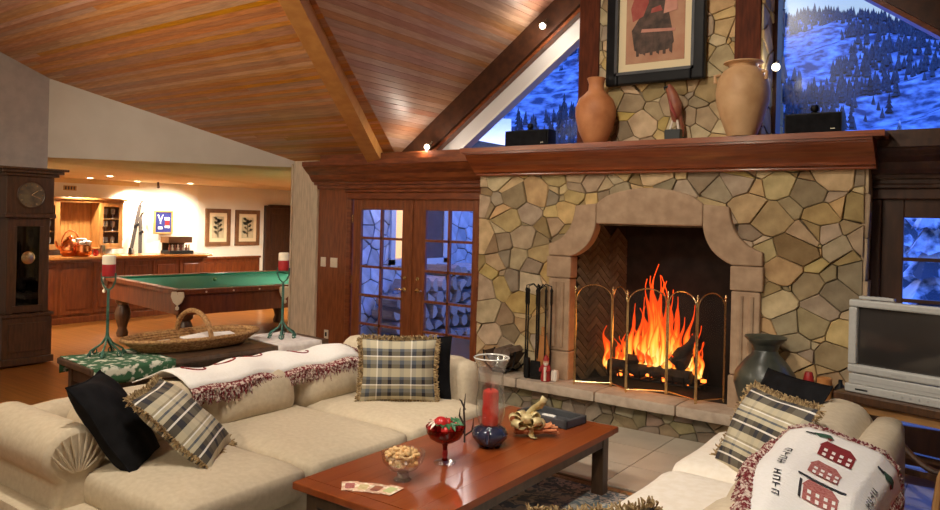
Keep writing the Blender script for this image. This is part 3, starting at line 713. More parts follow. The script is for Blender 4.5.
for k in range(3):
    n = 7; rr = [rs.uniform(.8, 1.15) for _ in range(n)]; 
    L = .42; b = MB(); A = [(0, rr[i] * math.cos(2 * PI * i / n), rr[i] * math.sin(2 * PI * i / n)) for i in range(n)]
    if k:
        A = A[:5]; my = sum(p[1] for p in A) / 5; mz = sum(p[2] for p in A) / 5; A = [(0, (p[1] - my) * 1.1, (p[2] - mz) * 1.1) for p in A]
    b.prism(A, [(L, p[1], p[2]) for p in A]); me = b.build('firewood_log', 'log_end', local=True); logm.append(me)
cnt = 0
z0 = -.06
for row in range(7):
    for col in range(12):
        y_ = 7.85 + col * .22 + (row % 2) * .11; s_ = rs.uniform(.085, .102)
        if row > 5.6 - abs(col - 7) * .28: continue
        kk = rs.randrange(3); o = logm[kk] if not logm[kk].get('used') else logm[kk].copy()
        if logm[kk].get('used'): COL.objects.link(o)
        logm[kk]['used'] = 1
        o.location = (-7.32 + rs.uniform(0, .05), y_, z0 + .11 + row * .192); o.scale = (1, s_, s_); o.rotation_euler = (rs.random() * 6, 0, rs.uniform(-.05, .05))
        tag(o, 'split firewood log stacked against the stone wall outside the glazed doors', 'log', 'stacked firewood outside'); cnt += 1
for o in bpy.data.objects:
    if 'used' in o: del o['used']
for row in range(6):
    for col in range(5):
        y_ = 10.65 + col * .22; s_ = rs.uniform(.085, .10); o = logm[rs.randrange(3)].copy(); COL.objects.link(o)
        o.location = (-6.75 + rs.uniform(0, .05), y_, z0 + .11 + row * .192); o.scale = (1, s_, s_); o.rotation_euler = (rs.random() * 6, 0, 0)
        tag(o, 'split firewood log in the farther stack seen through the right glazed door', 'log', 'stacked firewood outside')

lamp('firewood_fill_light', 'POINT', (-6.3, 8.3, 2.4), 14, (1, .8, .6), None, .1)  # added warm fill for the log ends, no lamp fitting stands here
# ------------------------------------------------------------------ fire
m = bpy.data.materials.new('flame'); m.use_nodes = True; t_ = m.node_tree; t_.nodes.clear(); MATS['flame'] = m
o_ = t_.nodes.new('ShaderNodeOutputMaterial'); em = t_.nodes.new('ShaderNodeEmission'); tr = t_.nodes.new('ShaderNodeBsdfTransparent'); mx = t_.nodes.new('ShaderNodeMixShader')
tcn = t_.nodes.new('ShaderNodeTexCoord'); sx = t_.nodes.new('ShaderNodeSeparateXYZ'); t_.links.new(tcn.outputs['Generated'], sx.inputs[0])
mp = t_.nodes.new('ShaderNodeMapping'); mp.inputs['Scale'].default_value = (34, 20, 5); nz = t_.nodes.new('ShaderNodeTexNoise'); nz.inputs['Scale'].default_value = 1.0; nz.inputs['Detail'].default_value = 3
t_.links.new(tcn.outputs['Object'], mp.inputs[0]); t_.links.new(mp.outputs[0], nz.inputs['Vector'])
ad = t_.nodes.new('ShaderNodeMath'); ad.operation = 'MULTIPLY_ADD'; ad.inputs[1].default_value = .55; t_.links.new(nz.outputs['Fac'], ad.inputs[0]); t_.links.new(sx.outputs['Z'], ad.inputs[2])
rp = t_.nodes.new('ShaderNodeValToRGB'); el = rp.color_ramp.elements
el[0].position = .40; el[0].color = (1, .72, .22, 1); el[1].position = 1.0; el[1].color = (.75, .05, .005, 1)
k_ = el.new(.60); k_.color = (1, .44, .05, 1); k_ = el.new(.82); k_.color = (1, .16, .012, 1)
lw0 = t_.nodes.new('ShaderNodeLayerWeight'); lw0.inputs[0].default_value = .5; ad2 = t_.nodes.new('ShaderNodeMath'); ad2.operation = 'MULTIPLY_ADD'; ad2.inputs[1].default_value = .55
t_.links.new(lw0.outputs['Facing'], ad2.inputs[0]); t_.links.new(ad.outputs[0], ad2.inputs[2])
t_.links.new(ad2.outputs[0], rp.inputs[0]); t_.links.new(rp.outputs[0], em.inputs[0]); em.inputs[1].default_value = 2.0
lw = t_.nodes.new('ShaderNodeLayerWeight'); lw.inputs[0].default_value = .42
sb = t_.nodes.new('ShaderNodeMath'); sb.operation = 'SUBTRACT'; sb.inputs[0].default_value = 1.25; t_.links.new(lw.outputs['Facing'], sb.inputs[1])
m2_ = t_.nodes.new('ShaderNodeMath'); m2_.operation = 'MULTIPLY'; m2_.use_clamp = True; t_.links.new(sb.outputs[0], m2_.inputs[0]); t_.links.new(nz.outputs['Fac'], m2_.inputs[1])
m3_ = t_.nodes.new('ShaderNodeMath'); m3_.operation = 'MULTIPLY'; m3_.use_clamp = True; m3_.inputs[1].default_value = 1.35; t_.links.new(m2_.outputs[0], m3_.inputs[0])
t_.links.new(m3_.outputs[0], mx.inputs[0]); t_.links.new(tr.outputs[0], mx.inputs[1]); t_.links.new(em.outputs[0], mx.inputs[2]); t_.links.new(mx.outputs[0], o_.inputs[0])
fire = thing('log_fire', 'blazing orange log fire with tall flames inside the stone fireplace', 'fire', (-2.6, 6.72, .3))
r = random.Random(8)
flames = [(-2.62, 6.72, .50, .98, .075), (-2.54, 6.74, .48, .78, .085), (-2.70, 6.70, .48, .60, .075), (-2.46, 6.72, .48, .70, .07), (-2.80, 6.72, .48, .42, .065), (-2.92, 6.70, .47, .34, .055),
          (-3.02, 6.72, .47, .26, .05), (-3.10, 6.66, .46, .40, .05), (-2.86, 6.66, .47, .62, .05), (-2.38, 6.70, .48, .52, .06), (-2.30, 6.72, .50, .62, .045), (-2.58, 6.64, .46, .36, .06), (-2.74, 6.62, .46, .28, .055),
          (-2.48, 6.62, .46, .32, .055), (-2.40, 6.60, .46, .24, .045), (-2.64, 6.60, .45, .26, .05), (-2.95, 6.62, .45, .22, .045), (-3.06, 6.64, .45, .18, .045), (-2.22, 6.70, .5, .44, .032), (-2.34, 6.68, .46, .2, .05), (-2.18, 6.68, .5, .3, .03), (-2.66, 6.66, .5, .84, .05), (-2.50, 6.66, .5, .60, .045)]
fr_rand = random.Random(15)
for k in range(22):
    fx = fr_rand.gauss(-2.58, .2); flames.append((max(-3.08, min(-2.2, fx)), fr_rand.uniform(6.6, 6.8), .47, fr_rand.uniform(.3, .85) * math.exp(-((fx + 2.58) / .36) ** 2) + .12, fr_rand.uniform(.02, .04)))
for x, y_, z, h, w in flames:
    w *= .8
    ph = r.random() * 6; pts = []; rr = []
    for k in range(15):
        s_ = k / 14; pts.append((x + .055 * h * math.sin(ph + s_ * 5.0) * s_ + .012 * math.sin(ph * 2 + s_ * 11), y_ + .05 * math.sin(ph + s_ * 4) * s_, z - .03 + h * s_)); 
        rr.append(max(.004, w * (math.sin(PI * min(1, (s_ + .10) ** .62)) ** .9) * (1 + .3 * math.sin(s_ * 12 + ph))))
    MB().tube(pts, rr, 12).build('flame', 'flame', fire, smooth='all', center=True)
for i, (a, c_, rad) in enumerate((((-3.05, 6.62, .46), (-2.25, 6.60, .45), .06), ((-2.95, 6.82, .47), (-2.2, 6.80, .47), .07), ((-2.85, 6.58, .53), (-2.45, 6.86, .60), .05), ((-2.35, 6.58, .54), (-2.30, 6.9, .76), .065), ((-2.42, 6.60, .56), (-2.22, 6.75, .80), .06))):
    a, c_ = Vector(a), Vector(c_); pts = [a.lerp(c_, k / 6) + Vector((0, 0, .012 * math.sin(k * 2 + i))) for k in range(7)]
    MB().tube(pts, [rad * r.uniform(.85, 1.1) for _ in pts], 9).build('burning_log', 'log_burnt', fire, smooth=True)
for k in range(26):
    p = (r.uniform(-3.0, -2.15), r.uniform(6.54, 6.8), .385 + r.uniform(0, .04)); s_ = r.uniform(.012, .028)
    MB().rbox(p, (s_, s_, s_ * .7), s_ * .4, 1).build('ember', 'ember' if r.random() < .5 else 'log_burnt', fire)
gr = thing('fire_grate', 'black iron grate holding the burning logs', 'grate', (-2.6, 6.7, .3))
for k in range(9):
    x = -3.02 + k * .105; MB().tube([(x, 6.50, .46), (x, 6.53, .38), (x, 6.85, .37), (x, 6.90, .46)], .009, 6).build('grate_bar', 'iron', gr, smooth=True)
MB().tube([(-3.05, 6.56, .37), (-2.15, 6.56, .37)], .01, 6).tube([(-3.05, 6.82, .37), (-2.15, 6.82, .37)], .01, 6).build('cross_bar', 'iron', gr)
for x in (-3.0, -2.2):
    for y_ in (6.56, 6.82): MB().tube([(x, y_, .30), (x, y_, .37)], .01, 6).build('leg', 'iron', gr)
fl_ = lamp('fire_light', 'POINT', (-2.6, 6.58, .75), 6, (1, .42, .10), None, .16)

# ------------------------------------------------------------------ folding brass screen
scn = thing('fire_screen', 'folding brass fire screen of five arched mesh panels', 'fire screen', (-2.6, 6.3, .305))
m, t_, b_ = nodes_of('screen_mesh'); t_.nodes.clear()
o_ = t_.nodes.new('ShaderNodeOutputMaterial'); tr = t_.nodes.new('ShaderNodeBsdfTransparent'); df = t_.nodes.new('ShaderNodeBsdfDiffuse'); mx = t_.nodes.new('ShaderNodeMixShader')
df.inputs[0].default_value = (.03, .028, .024, 1); mx.inputs[0].default_value = .22; t_.links.new(tr.outputs[0], mx.inputs[1]); t_.links.new(df.outputs[0], mx.inputs[2]); t_.links.new(mx.outputs[0], o_.inputs[0])
fp = [(-3.22, 6.21), (-2.90, 6.40), (-2.71, 6.22), (-2.395, 6.42), (-2.10, 6.25), (-1.90, 6.50)]
fp = [(-3.225, 6.215), (-2.925, 6.38), (-2.715, 6.235), (-2.40, 6.40), (-2.085, 6.25), (-1.915, 6.47)]
for k in range(5):
    a, c_ = Vector((*fp[k], .315)), Vector((*fp[k + 1], .315)); a2 = a.lerp(c_, .025); c2_ = a.lerp(c_, .975); W = (c2_ - a2).length; ux = (c2_ - a2).normalized()
    H0 = .80; Hm = .93; pts = [a2 + up * .0, a2 + up * H0]
    for i in range(1, 12): th = PI - PI * i / 12; pts.append(a2 + ux * (W / 2 + W / 2 * math.cos(th)) + up * (H0 + (Hm - H0) * math.sin(th)))
    pts += [c2_ + up * H0, c2_]
    fr_ = MB().tube(pts, .0065, 8).tube([a2 + up * .02, c2_ + up * .02], .0065, 8).build('panel_frame', 'brass', scn, smooth=True)
    poly = [a2 + up * .02] + pts[1:-1] + [c2_ + up * .02]; n_ = ux.cross(up) * .0008
    MB().prism([p + n_ for p in poly], [p - n_ for p in poly]).build('mesh_panel', 'screen_mesh', fr_)
for k in range(6):
    p = Vector((*fp[k], .305)); MB().tube([p, p + up * .86], .0065, 8).build('post', 'brass', scn, smooth=True)
    MB().lathe([(.004, .86), (.012, .87), (.006, .885), (.013, .90), (.003, .925)], p, 10).build('finial', 'brass', scn, smooth=True)
    if k in (1, 4): MB().lathe([(.012, 0), (.01, .012)], p - up * .004, 10).build('foot', 'brass', scn)

# ------------------------------------------------------------------ hearth tools and ornaments
tl = thing('fireplace_tool_set', 'black iron stand with hanging fireplace tools on the hearth', 'fireplace tools', (-3.64, 6.26, .305))
P = Vector((-3.64, 6.25, .305))
MB().lathe([(.10, 0), (.10, .012), (.03, .02), (.012, .04)], P, 18).build('base', 'iron', tl, smooth=True)
MB().tube([P, P + up * .90], .011, 8).build('pole', 'iron', tl)
for k, (dx, dy) in enumerate(((-.13, -.02), (-.07, -.08), (.03, -.09), (.10, -.04), (.12, .03))):
    q_ = P + Vector((dx, dy, 0)); MB().tube([P + up * .85, P + Vector((dx * .5, dy * .5, .91)), q_ + up * .89, q_ + up * .83], .006, 6).build('hook_arm', 'iron', tl, smooth=True)
    b = MB().tube([q_ + up * .10, q_ + up * .74], .0075, 6)
    if k == 0: b.lathe([(.004, .02), (.014, .06), (.007, .12)], q_, 6)
    elif k == 2: b.rbox(q_ + up * .10, (.055, .008, .08), .008, 3)
    elif k == 1: b.rbox(q_ + up * .10, (.03, .03, .10), .02, 3)
    else: b.tube([q_ + up * .10, q_ + Vector((.015, 0, .03))], .008, 6)
    t2_ = b.build('tool', 'iron', tl, smooth=True)
    MB().lathe([(.008, .70), (.014, .73), (.012, .83), (.016, .85), (.004, .88)], q_, 8).build('grip', 'iron', t2_, smooth=True)
bl_ = thing('fireplace_bellows', 'small orange brown wooden bellows leaning by the tool stand', 'bellows', (-3.60, 6.30, .305))
MB().prism([(-3.66, 6.235, .42), (-3.54, 6.235, .42), (-3.52, 6.25, .56), (-3.56, 6.26, .72), (-3.64, 6.26, .72), (-3.68, 6.25, .56)], [(-3.66, 6.26, .42), (-3.54, 6.26, .42), (-3.52, 6.275, .56), (-3.56, 6.285, .72), (-3.64, 6.285, .72), (-3.68, 6.275, .56)]).build('board', 'bellows_wood', bl_, bevel=.006)
MB().tube([(-3.60, 6.25, .42), (-3.60, 6.24, .31)], [.02, .008], 8).build('nozzle', 'brass', bl_)
MB().tube([(-3.60, 6.27, .72), (-3.60, 6.275, .80)], .018, 8).build('handle', 'bellows_wood', bl_)
fg = thing('figurine', 'small bearded figurine in a long red robe standing on the hearth', 'figurine', (-3.50, 6.17, .305))
q_ = Vector((-3.50, 6.17, .305))
MB().lathe([(.045, 0), (.05, .02), (.042, .10), (.034, .15), (.018, .165)], q_, 14).build('robe', 'robe_red', fg, smooth=True)
MB().box(q_ + Vector((.008, -.056, .01)), q_ + Vector((.028, -.03, .14))).build('robe_trim', 'robe_white', fg)
MB().lathe([(.010, .155), (.026, .17), (.028, .19), (.018, .205)], q_, 12).build('head', 'skin', fg, smooth=True)
MB().lathe([(.002, .12), (.02, .15), (.026, .178)], q_ + Vector((.006, -.014, 0)), 10).build('beard', 'robe_white', fg, smooth=True)
MB().lathe([(.031, .195), (.028, .21), (.012, .24), (.003, .25)], q_, 12).build('hood', 'robe_red', fg, smooth=True)
for sx_ in (-1, 1): MB().tube([q_ + Vector((sx_ * .03, 0, .145)), q_ + Vector((sx_ * .05, -.02, .11)), q_ + Vector((sx_ * .035, -.05, .10))], [.014, .014, .011], 8).build('arm', 'robe_red', fg, smooth=True)
sk = tag(MB().rbox((-3.42, 6.20, .36), (.035, .03, .055), .02, 3).build('small_sack', 'robe_white', smooth=True), 'small cream sack beside the red robed figurine', 'sack')
lh = thing('log_holder', 'dark iron log holder with leather sling at the left of the hearth', 'log holder', (-4.02, 6.26, .305))
for y_ in (6.16, 6.36): MB().tube([(-4.22, y_, .52), (-4.20, y_, .40), (-4.10, y_, .32), (-3.95, y_, .32), (-3.86, y_, .40), (-3.84, y_, .54)], .010, 7).build('hoop', 'iron', lh, smooth=True)
MB().grid(lambda u, v: (-4.21 + .36 * u, 6.16 + .2 * v, .345 + .17 * (2 * u - 1) ** 2), 12, 2).build('sling', 'leather_dark', lh, smooth='all')
for k, (x, z, s_) in enumerate(((-4.09, .42, .05), (-3.98, .42, .055), (-4.03, .51, .05), (-3.93, .52, .045))):
    MB().tube([(x, 6.13, z), (x, 6.40, z + .01)], s_, 9).build('kindling_log', 'bark', None, smooth=True)
    o = bpy.data.objects['kindling_log' + ('' if k == 0 else '.%03d' % k)]; tag(o, ['lower left bark log in the iron log holder', 'lower right bark log in the iron log holder', 'upper left bark log in the iron log holder', 'upper right bark log in the iron log holder'][k], 'log', 'logs in the log holder')
vz = Vector((-1.50, 6.14, .305))
pv = [(.115, 0), (.13, .015), (.195, .14), (.235, .28), (.225, .36), (.165, .45), (.105, .51), (.092, .545), (.11, .59), (.155, .635), (.160, .65), (.14, .64), (.10, .60), (.07, .55)]
va = thing('clay_urn', 'dark grey green clay urn with flared rim standing on the hearth', 'urn', vz)
MB().lathe([(a, c) for a, c in pv[:9]] , vz, 28).build('body', 'urn_green', va, smooth=True)
MB().lathe(pv[8:], vz, 28, cap=False).build('rim', 'urn_green', va, smooth=True)
cj = thing('glass_candle_jar', 'red and yellow glass candle jar on the hearth beside the urn', 'candle jar', (-1.20, 6.25, .305))
MB().lathe([(.05, 0), (.05, .012), (.014, .03), (.014, .20), (.036, .23), (.036, .28)], (-1.20, 6.25, .305), 14).build('base', 'yellow_glass', cj, smooth=True)
MB().lathe([(.036, .28), (.042, .33), (.030, .385), (.025, .395)], (-1.20, 6.25, .305), 14).build('shade', 'wax_red', cj, smooth=True)
tag(MB().lathe([(.055, 0), (.055, .355), (.048, .362), (.01, .35)], (-1.09, 6.27, .305), 18).build('pillar_candle', 'bellows_wood', smooth=True), 'stout brown pillar candle between glass jar and dark bottle', 'candle')
tag(MB().lathe([(.04, 0), (.04, .30), (.015, .33), (.015, .36)], (-.98, 6.28, .305), 14).build('bottle', 'black_plastic', smooth=True), 'small dark bottle on the hearth near the television', 'bottle')
# ------------------------------------------------------------------ on the mantel
MZ = 2.551
def speaker(x0, x1, label):
    s_ = thing('speaker', label, 'speaker', ((x0 + x1) / 2, 6.28, MZ), 0, 'black speakers on the mantel')
    MB().rbox(((x0 + x1) / 2, 6.29, MZ + .085), ((x1 - x0) / 2, .08, .085), .012, 3).build('cabinet', 'black_plastic', s_, smooth=True)
    MB().rbox(((x0 + x1) / 2, 6.207, MZ + .085), ((x1 - x0) / 2 - .015, .006, .072), .005, 3).build('grille', 'velvet_black', s_, smooth=True)
    MB().lathe([(.03, .17), (.03, .18), (.018, .185)], ((x0 + x1) / 2, 6.29, MZ), 12).build('tweeter_stand', 'black_plastic', s_)
    MB().lathe([(.006, .18), (.028, .19), (.034, .21), (.026, .235), (.005, .243)], ((x0 + x1) / 2, 6.29, MZ), 14).build('tweeter', 'black_plastic', s_, smooth=True)
    box('badge', 'pewter', (x1 - .08, 6.199, MZ + .035), (x1 - .05, 6.201, MZ + .042), s_)
speaker(-4.06, -3.56, 'long black centre speaker on the left of the mantel')
speaker(-1.42, -1.00, 'long black centre speaker on the right of the mantel')
jg = thing('terracotta_jug', 'tall reddish terracotta jug with narrow neck on the mantel', 'jug', (-3.10, 6.27, MZ))
MB().lathe([(.095, 0), (.11, .02), (.155, .12), (.185, .25), (.185, .33), (.155, .41), (.10, .46), (.072, .49), (.068, .55), (.085, .60), (.08, .605), (.05, .58)], (-3.06, 6.20, MZ), 30).build('body', 'terracotta', jg, smooth=True)
ur = thing('clay_pot', 'large tan clay pot with wide mouth on the mantel', 'pot', (-1.76, 6.27, MZ))
MB().lathe([(.115, 0), (.12, .02), (.165, .14), (.205, .28), (.212, .36), (.195, .46), (.155, .53), (.11, .56), (.12, .58), (.155, .595), (.15, .605), (.11, .59), (.09, .56)], (-1.73, 6.160, MZ), 32).build('body', 'clay_tan', ur, smooth=True)
for s_ in (-1, 1): MB().tube([(-1.735 + s_ * .16, 6.12, MZ + .51), (-1.735 + s_ * .205, 6.10, MZ + .50), (-1.735 + s_ * .20, 6.10, MZ + .44)], .014, 8).build('lug', 'clay_tan', ur, smooth=True)
bd = thing('carved_bird', 'carved wooden parrot figure on a black block on the mantel', 'carving', (-2.34, 6.28, MZ))
box('block', 'black_base', (-2.41, 6.23, MZ), (-2.27, 6.35, MZ + .10), bd, bevel=.004)
MB().tube([(-2.34, 6.29, MZ + .17), (-2.33, 6.285, MZ + .24), (-2.335, 6.28, MZ + .32), (-2.36, 6.275, MZ + .40), (-2.385, 6.27, MZ + .46), (-2.39, 6.265, MZ + .50)], [.022, .05, .056, .048, .038, .012], 12).build('body', 'carving', bd, smooth=True)
MB().tube([(-2.34, 6.31, MZ + .34), (-2.30, 6.31, MZ + .22), (-2.275, 6.31, MZ + .12), (-2.27, 6.31, MZ + .04)], [.035, .035, .028, .012], 10, flat=.5).build('tail', 'carving', bd, smooth=True)
MB().tube([(-2.37, 6.245, MZ + .36), (-2.34, 6.235, MZ + .27), (-2.31, 6.24, MZ + .20)], [.02, .032, .01], 10, flat=.5).build('wing', 'carving_red', bd, smooth=True)
MB().tube([(-2.40, 6.255, MZ + .475), (-2.425, 6.24, MZ + .47), (-2.42, 6.24, MZ + .445)], [.015, .011, .003], 8).build('beak', 'black_base', bd, smooth=True)
MB().tube([(-2.38, 6.28, MZ + .10), (-2.35, 6.28, MZ + .20)], .01, 6).tube([(-2.30, 6.28, MZ + .10), (-2.32, 6.28, MZ + .20)], .012, 6).build('perch', 'robe_white', bd)
# framed print
pc = thing('framed_print', 'large black framed print with cream mat hanging on the chimney stones', 'picture', (-2.56, 6.34, 3.1))
X0, X1, Z0, Z1 = -3.02, -2.10, 3.09, 4.42; YF_ = 6.30
b = MB()
for (x0, x1, z0, z1) in ((X0, X0 + .115, Z0, Z1), (X1 - .115, X1, Z0, Z1), (X0 + .115, X1 - .115, Z0, Z0 + .115), (X0 + .115, X1 - .115, Z1 - .115, Z1)): b.box((x0, YF_, z0), (x1, YF_ + .07, z1))
fr_ = b.build('frame', 'frame_black', pc, bevel=.015)
b = MB()
for (x0, x1, z0, z1) in ((X0 + .09, X0 + .115, Z0 + .09, Z1 - .09), (X1 - .115, X1 - .09, Z0 + .09, Z1 - .09), (X0 + .09, X1 - .09, Z0 + .09, Z0 + .115)): b.box((x0, YF_ - .008, z0), (x1, YF_ + .02, z1))
b.build('inner_bead', 'slate', fr_)
box('mat_board', 'mat_cream', (X0 + .1, YF_ + .035, Z0 + .1), (X1 - .1, YF_ + .045, Z1 - .1), pc)
box('print', 'print_ground', (X0 + .185, YF_ + .03, Z0 + .19), (X1 - .185, YF_ + .036, Z1 - .19), pc)
def flat(poly, y_, m_, nm, par): return MB().prism([(x, y_, z) for x, z in poly], [(x, y_ + .002, z) for x, z in poly]).build(nm, m_, par)
cx_, cz_ = -2.57, 3.30
flat([(cx_ - .18, cz_ + .1), (cx_ - .12, cz_ + .06), (cx_ + .14, cz_ + .08), (cx_ + .19, cz_ + .14), (cx_ + .17, cz_ + .26), (cx_ + .14, cz_ + .40), (cx_ + .10, cz_ + .55), (cx_ - .06, cz_ + .56), (cx_ - .13, cz_ + .40), (cx_ - .21, cz_ + .28)], YF_ + .026, 'print_dark', 'painted_figure', pc)
flat([(cx_ - .20, cz_ + .36), (cx_ - .10, cz_ + .40), (cx_ - .05, cz_ + .52), (cx_ - .08, cz_ + .72), (cx_ - .16, cz_ + .66), (cx_ - .22, cz_ + .48)], YF_ + .024, 'print_red', 'painted_figure', pc)
flat([(cx_ + .09, cz_ + .40), (cx_ + .22, cz_ + .42), (cx_ + .20, cz_ + .62), (cx_ + .12, cz_ + .66)], YF_ + .024, 'print_pale', 'painted_figure', pc)
flat([(cx_ - .12, cz_ + .255), (cx_ + .20, cz_ + .235), (cx_ + .20, cz_ + .26), (cx_ - .11, cz_ + .285)], YF_ + .0235, 'print_pale', 'painted_ground', pc)
for k, dx in enumerate((-.16, -.10, -.03, .03, .09, .15)): flat([(cx_ + dx, cz_ + .04 + .02 * (k % 2)), (cx_ + dx + .025, cz_ + .04), (cx_ + dx + .03, cz_ + .22), (cx_ + dx - .005, cz_ + .22)], YF_ + .0238, 'print_dark', 'painted_leg', pc)
flat([(cx_ - .07, cz_ + .56), (cx_ + .08, cz_ + .56), (cx_ + .06, cz_ + .80), (cx_ - .04, cz_ + .82)], YF_ + .025, 'print_dark', 'painted_figure', pc)
flat([(cx_ - .03, cz_ + .42), (cx_ + .08, cz_ + .43), (cx_ + .06, cz_ + .48), (cx_ - .02, cz_ + .46)], YF_ + .0235, 'print_red', 'painted_sash', pc)
# spotlights clipped to the beams
def spot(loc, aim, label, e_=45):
    s_ = thing('spotlight', label, 'spotlight', loc, 0, 'small spotlights around the windows'); L = Vector(loc); dd = (Vector(aim) - L).normalized()
    MB().tube([L - dd * .07, L - dd * .05, L], [.018, .03, .034], 14).build('can', 'pewter', s_, smooth=True)
    MB().tube([L - dd * .002, L + dd * .004], [.030, .026], 14).build('bulb', 'lamp_glow', s_, smooth=True)
    MB().tube([L - dd * .06, L - dd * .07 + Vector((0, .04, .05)), L + Vector((0, .09, .07))], .007, 6).build('bracket', 'pewter', s_, smooth=True)
    lamp('spot_lamp', 'POINT', tuple(L + dd * .06), e_, HAL, None, .03)
spot((-5.22, 6.40, 2.62), (-4.9, 3.4, 1.6), 'glowing spotlight at the foot of the left raking beam', 5)
spot((-3.78, 6.42, 3.78), (-3.3, 3.6, 1.6), 'glowing spotlight high on the left raking beam', 5)
spot((-1.545, 6.44, 3.15), (-1.2, 5.4, 3.0), 'glowing spotlight on the right edge of the chimney', 1.5)

# ------------------------------------------------------------------ pillows
def pillow(name, label, c, ex, ey, w, h, T, m_, fringe=None, group=None, cat='pillow', fl_=.035):
    c = Vector(c); ex = Vector(ex).normalized(); ey = Vector(ey); ey = (ey - ex * ey.dot(ex)).normalized(); n_ = ex.cross(ey)
    root = thing(name, label, cat, tuple(c - ey * (h / 2)), 0, group)
    N = 14; b = MB()
    def P(u, v, s_):
        a, d_ = 2 * u - 1, 2 * v - 1
        t2 = (max(0, 1 - a ** 2) * max(0, 1 - d_ ** 2)) ** .42 * T / 2
        k = 1 - .07 * (1 - d_ * d_) * abs(a) ; l = 1 - .07 * (1 - a * a) * abs(d_)
        return c + ex * (a * w / 2 * k) + ey * (d_ * h / 2 * l) + n_ * (t2 * s_ + .006 * math.sin(a * 7 + d_ * 5))
    b.grid(lambda u, v: P(u, v, 1), N, N, uv=True); b.grid(lambda u, v: P(1 - u, v, -1), N, N, uv=True)
    b.build('cover', m_, root, smooth='all')
    rr = random.Random(name + label)
    if fringe:
        f = MB(); per = []
        K = int(2 * (w + h) / .009)
        for i in range(K):
            s_ = i / K * 4; k = int(s_); t2 = s_ - k; u, v = ((t2, 0), (1, t2), (1 - t2, 1), (0, 1 - t2))[k]
            p = P(u, v, 0); o_ = (ex * ((0, 1, 0, -1)[k]) + ey * ((-1, 0, 1, 0)[k]))
            along = (ex * ((1, 0, -1, 0)[k]) + ey * ((0, 1, 0, -1)[k]))
            for q in range(2):
                p1 = p + o_ * fl_ * rr.uniform(.35, .65) + n_ * rr.uniform(-.014, .014) + along * rr.uniform(-.008, .008)
                p2 = p + o_ * fl_ * rr.uniform(.7, 1.1) + n_ * rr.uniform(-.022, .022) + along * rr.uniform(-.014, .014)
                f.tube([p - o_ * .006, p1, p2], [.0035, .0042, .003], 4)
        stuff(f.build('fringe', fringe, root))
    else:
        pts = []
        for k in range(4):
            for i in range(10): t2 = i / 10; u, v = ((t2, 0), (1, t2), (1 - t2, 1), (0, 1 - t2))[k]; pts.append(P(u, v, 0))
        MB().tube(pts, .005, 6, closed=True).build('piping', m_, root, smooth=True)
    return root
G = 'plaid pillows with tan fringe'
pillow('throw_pillow', 'plaid pillow with tan fringe leaning on the black pillow by the sofa arm', (-3.70, 2.45, .645), (-.60, .68, .02), (-.72, -.22, .62), .50, .57, .19, 'plaid', 'fringe_tan', G)
pillow('throw_pillow', 'plaid fringed pillow standing upright in the far corner of the sofa', (-3.60, 4.15, .700), (.76, .65, 0), (-.10, .13, .98), .56, .46, .18, 'plaid_fine', 'fringe_tan', G)
pillow('throw_pillow', 'plaid fringed pillow on the pale right sofa near the hearth', (-1.04, 4.23, .665), (.76, -.64, .0), (.22, .26, .62), .56, .52, .18, 'plaid', 'fringe_tan', G)
pillow('throw_pillow', 'fringed plaid pillow cut off by the bottom edge of the picture', (-1.23, 2.50, .53), (.68, .73, 0), (.2, -.05, .8), .50, .50, .16, 'plaid', 'fringe_tan', G)
G2 = 'black velvet pillows'
pillow('velvet_pillow', 'black velvet pillow leaning in the arm of the left sofa', (-3.90, 2.17, .665), (-.55, .62, .0), (-.62, -.10, .75), .44, .60, .20, 'velvet_black', None, G2)
pillow('velvet_pillow', 'black velvet pillow tucked behind the upright plaid pillow', (-3.545, 4.33, .70), (.76, .65, 0), (-.10, .13, .98), .48, .47, .13, 'velvet_black', None, G2)
pillow('velvet_pillow', 'black velvet pillow on the right sofa below the clay urn', (-1.08, 4.92, .70), (.80, -.60, 0), (.15, .25, .55), .56, .42, .16, 'velvet_black', None, G2)

# ------------------------------------------------------------------ left sectional sofa
so = thing('sectional_sofa', 'beige fabric sectional sofa with rolled arm on the left', 'sofa', (-4.0, 3.3, 0))
F_ = 'sofa_fabric'
MB().rbox((-3.95, 3.25, .17), (.80, 1.52, .13), .03, 4).build('base', F_, so, smooth=True)
for nm, a, c_ in (('seat_cushion', (-4.45, 1.98, .26), (-3.04, 2.80, .462)), ('seat_cushion', (-4.45, 2.82, .26), (-3.06, 3.68, .462)), ('seat_cushion', (-4.45, 3.70, .26), (-3.08, 4.58, .462))):
    a, c_ = Vector(a), Vector(c_); MB().rbox((a + c_) / 2, (c_ - a) / 2, .075, 8, puff=.018, wob=.003).build(nm, F_, so, smooth='all', center=True)
for y0, y1, zt in ((2.12, 2.86, .80), (2.87, 3.62, .80), (3.63, 4.40, .80)):
    MB().rbox((-4.25, (y0 + y1) / 2, .555), (.21, (y1 - y0) / 2, .20), .15, 8, puffx=.05, rotm=Matrix.Rotation(-.22, 3, 'Y'), wob=.004).build('back_cushion', F_, so, smooth='all', center=True)
MB().rbox((-4.66, 3.28, .38), (.11, 1.48, .28), .10, 6, wob=.003).build('back_frame', F_, so, smooth='all')
MB().rbox((-3.92, 4.70, .42), (.62, .13, .32), .11, 6, wob=.003).build('back_frame', F_, so, smooth='all')
MB().rbox((-4.18, 4.46, .64), (.26, .14, .20), .12, 7, wob=.004).build('back_cushion', F_, so, smooth='all')
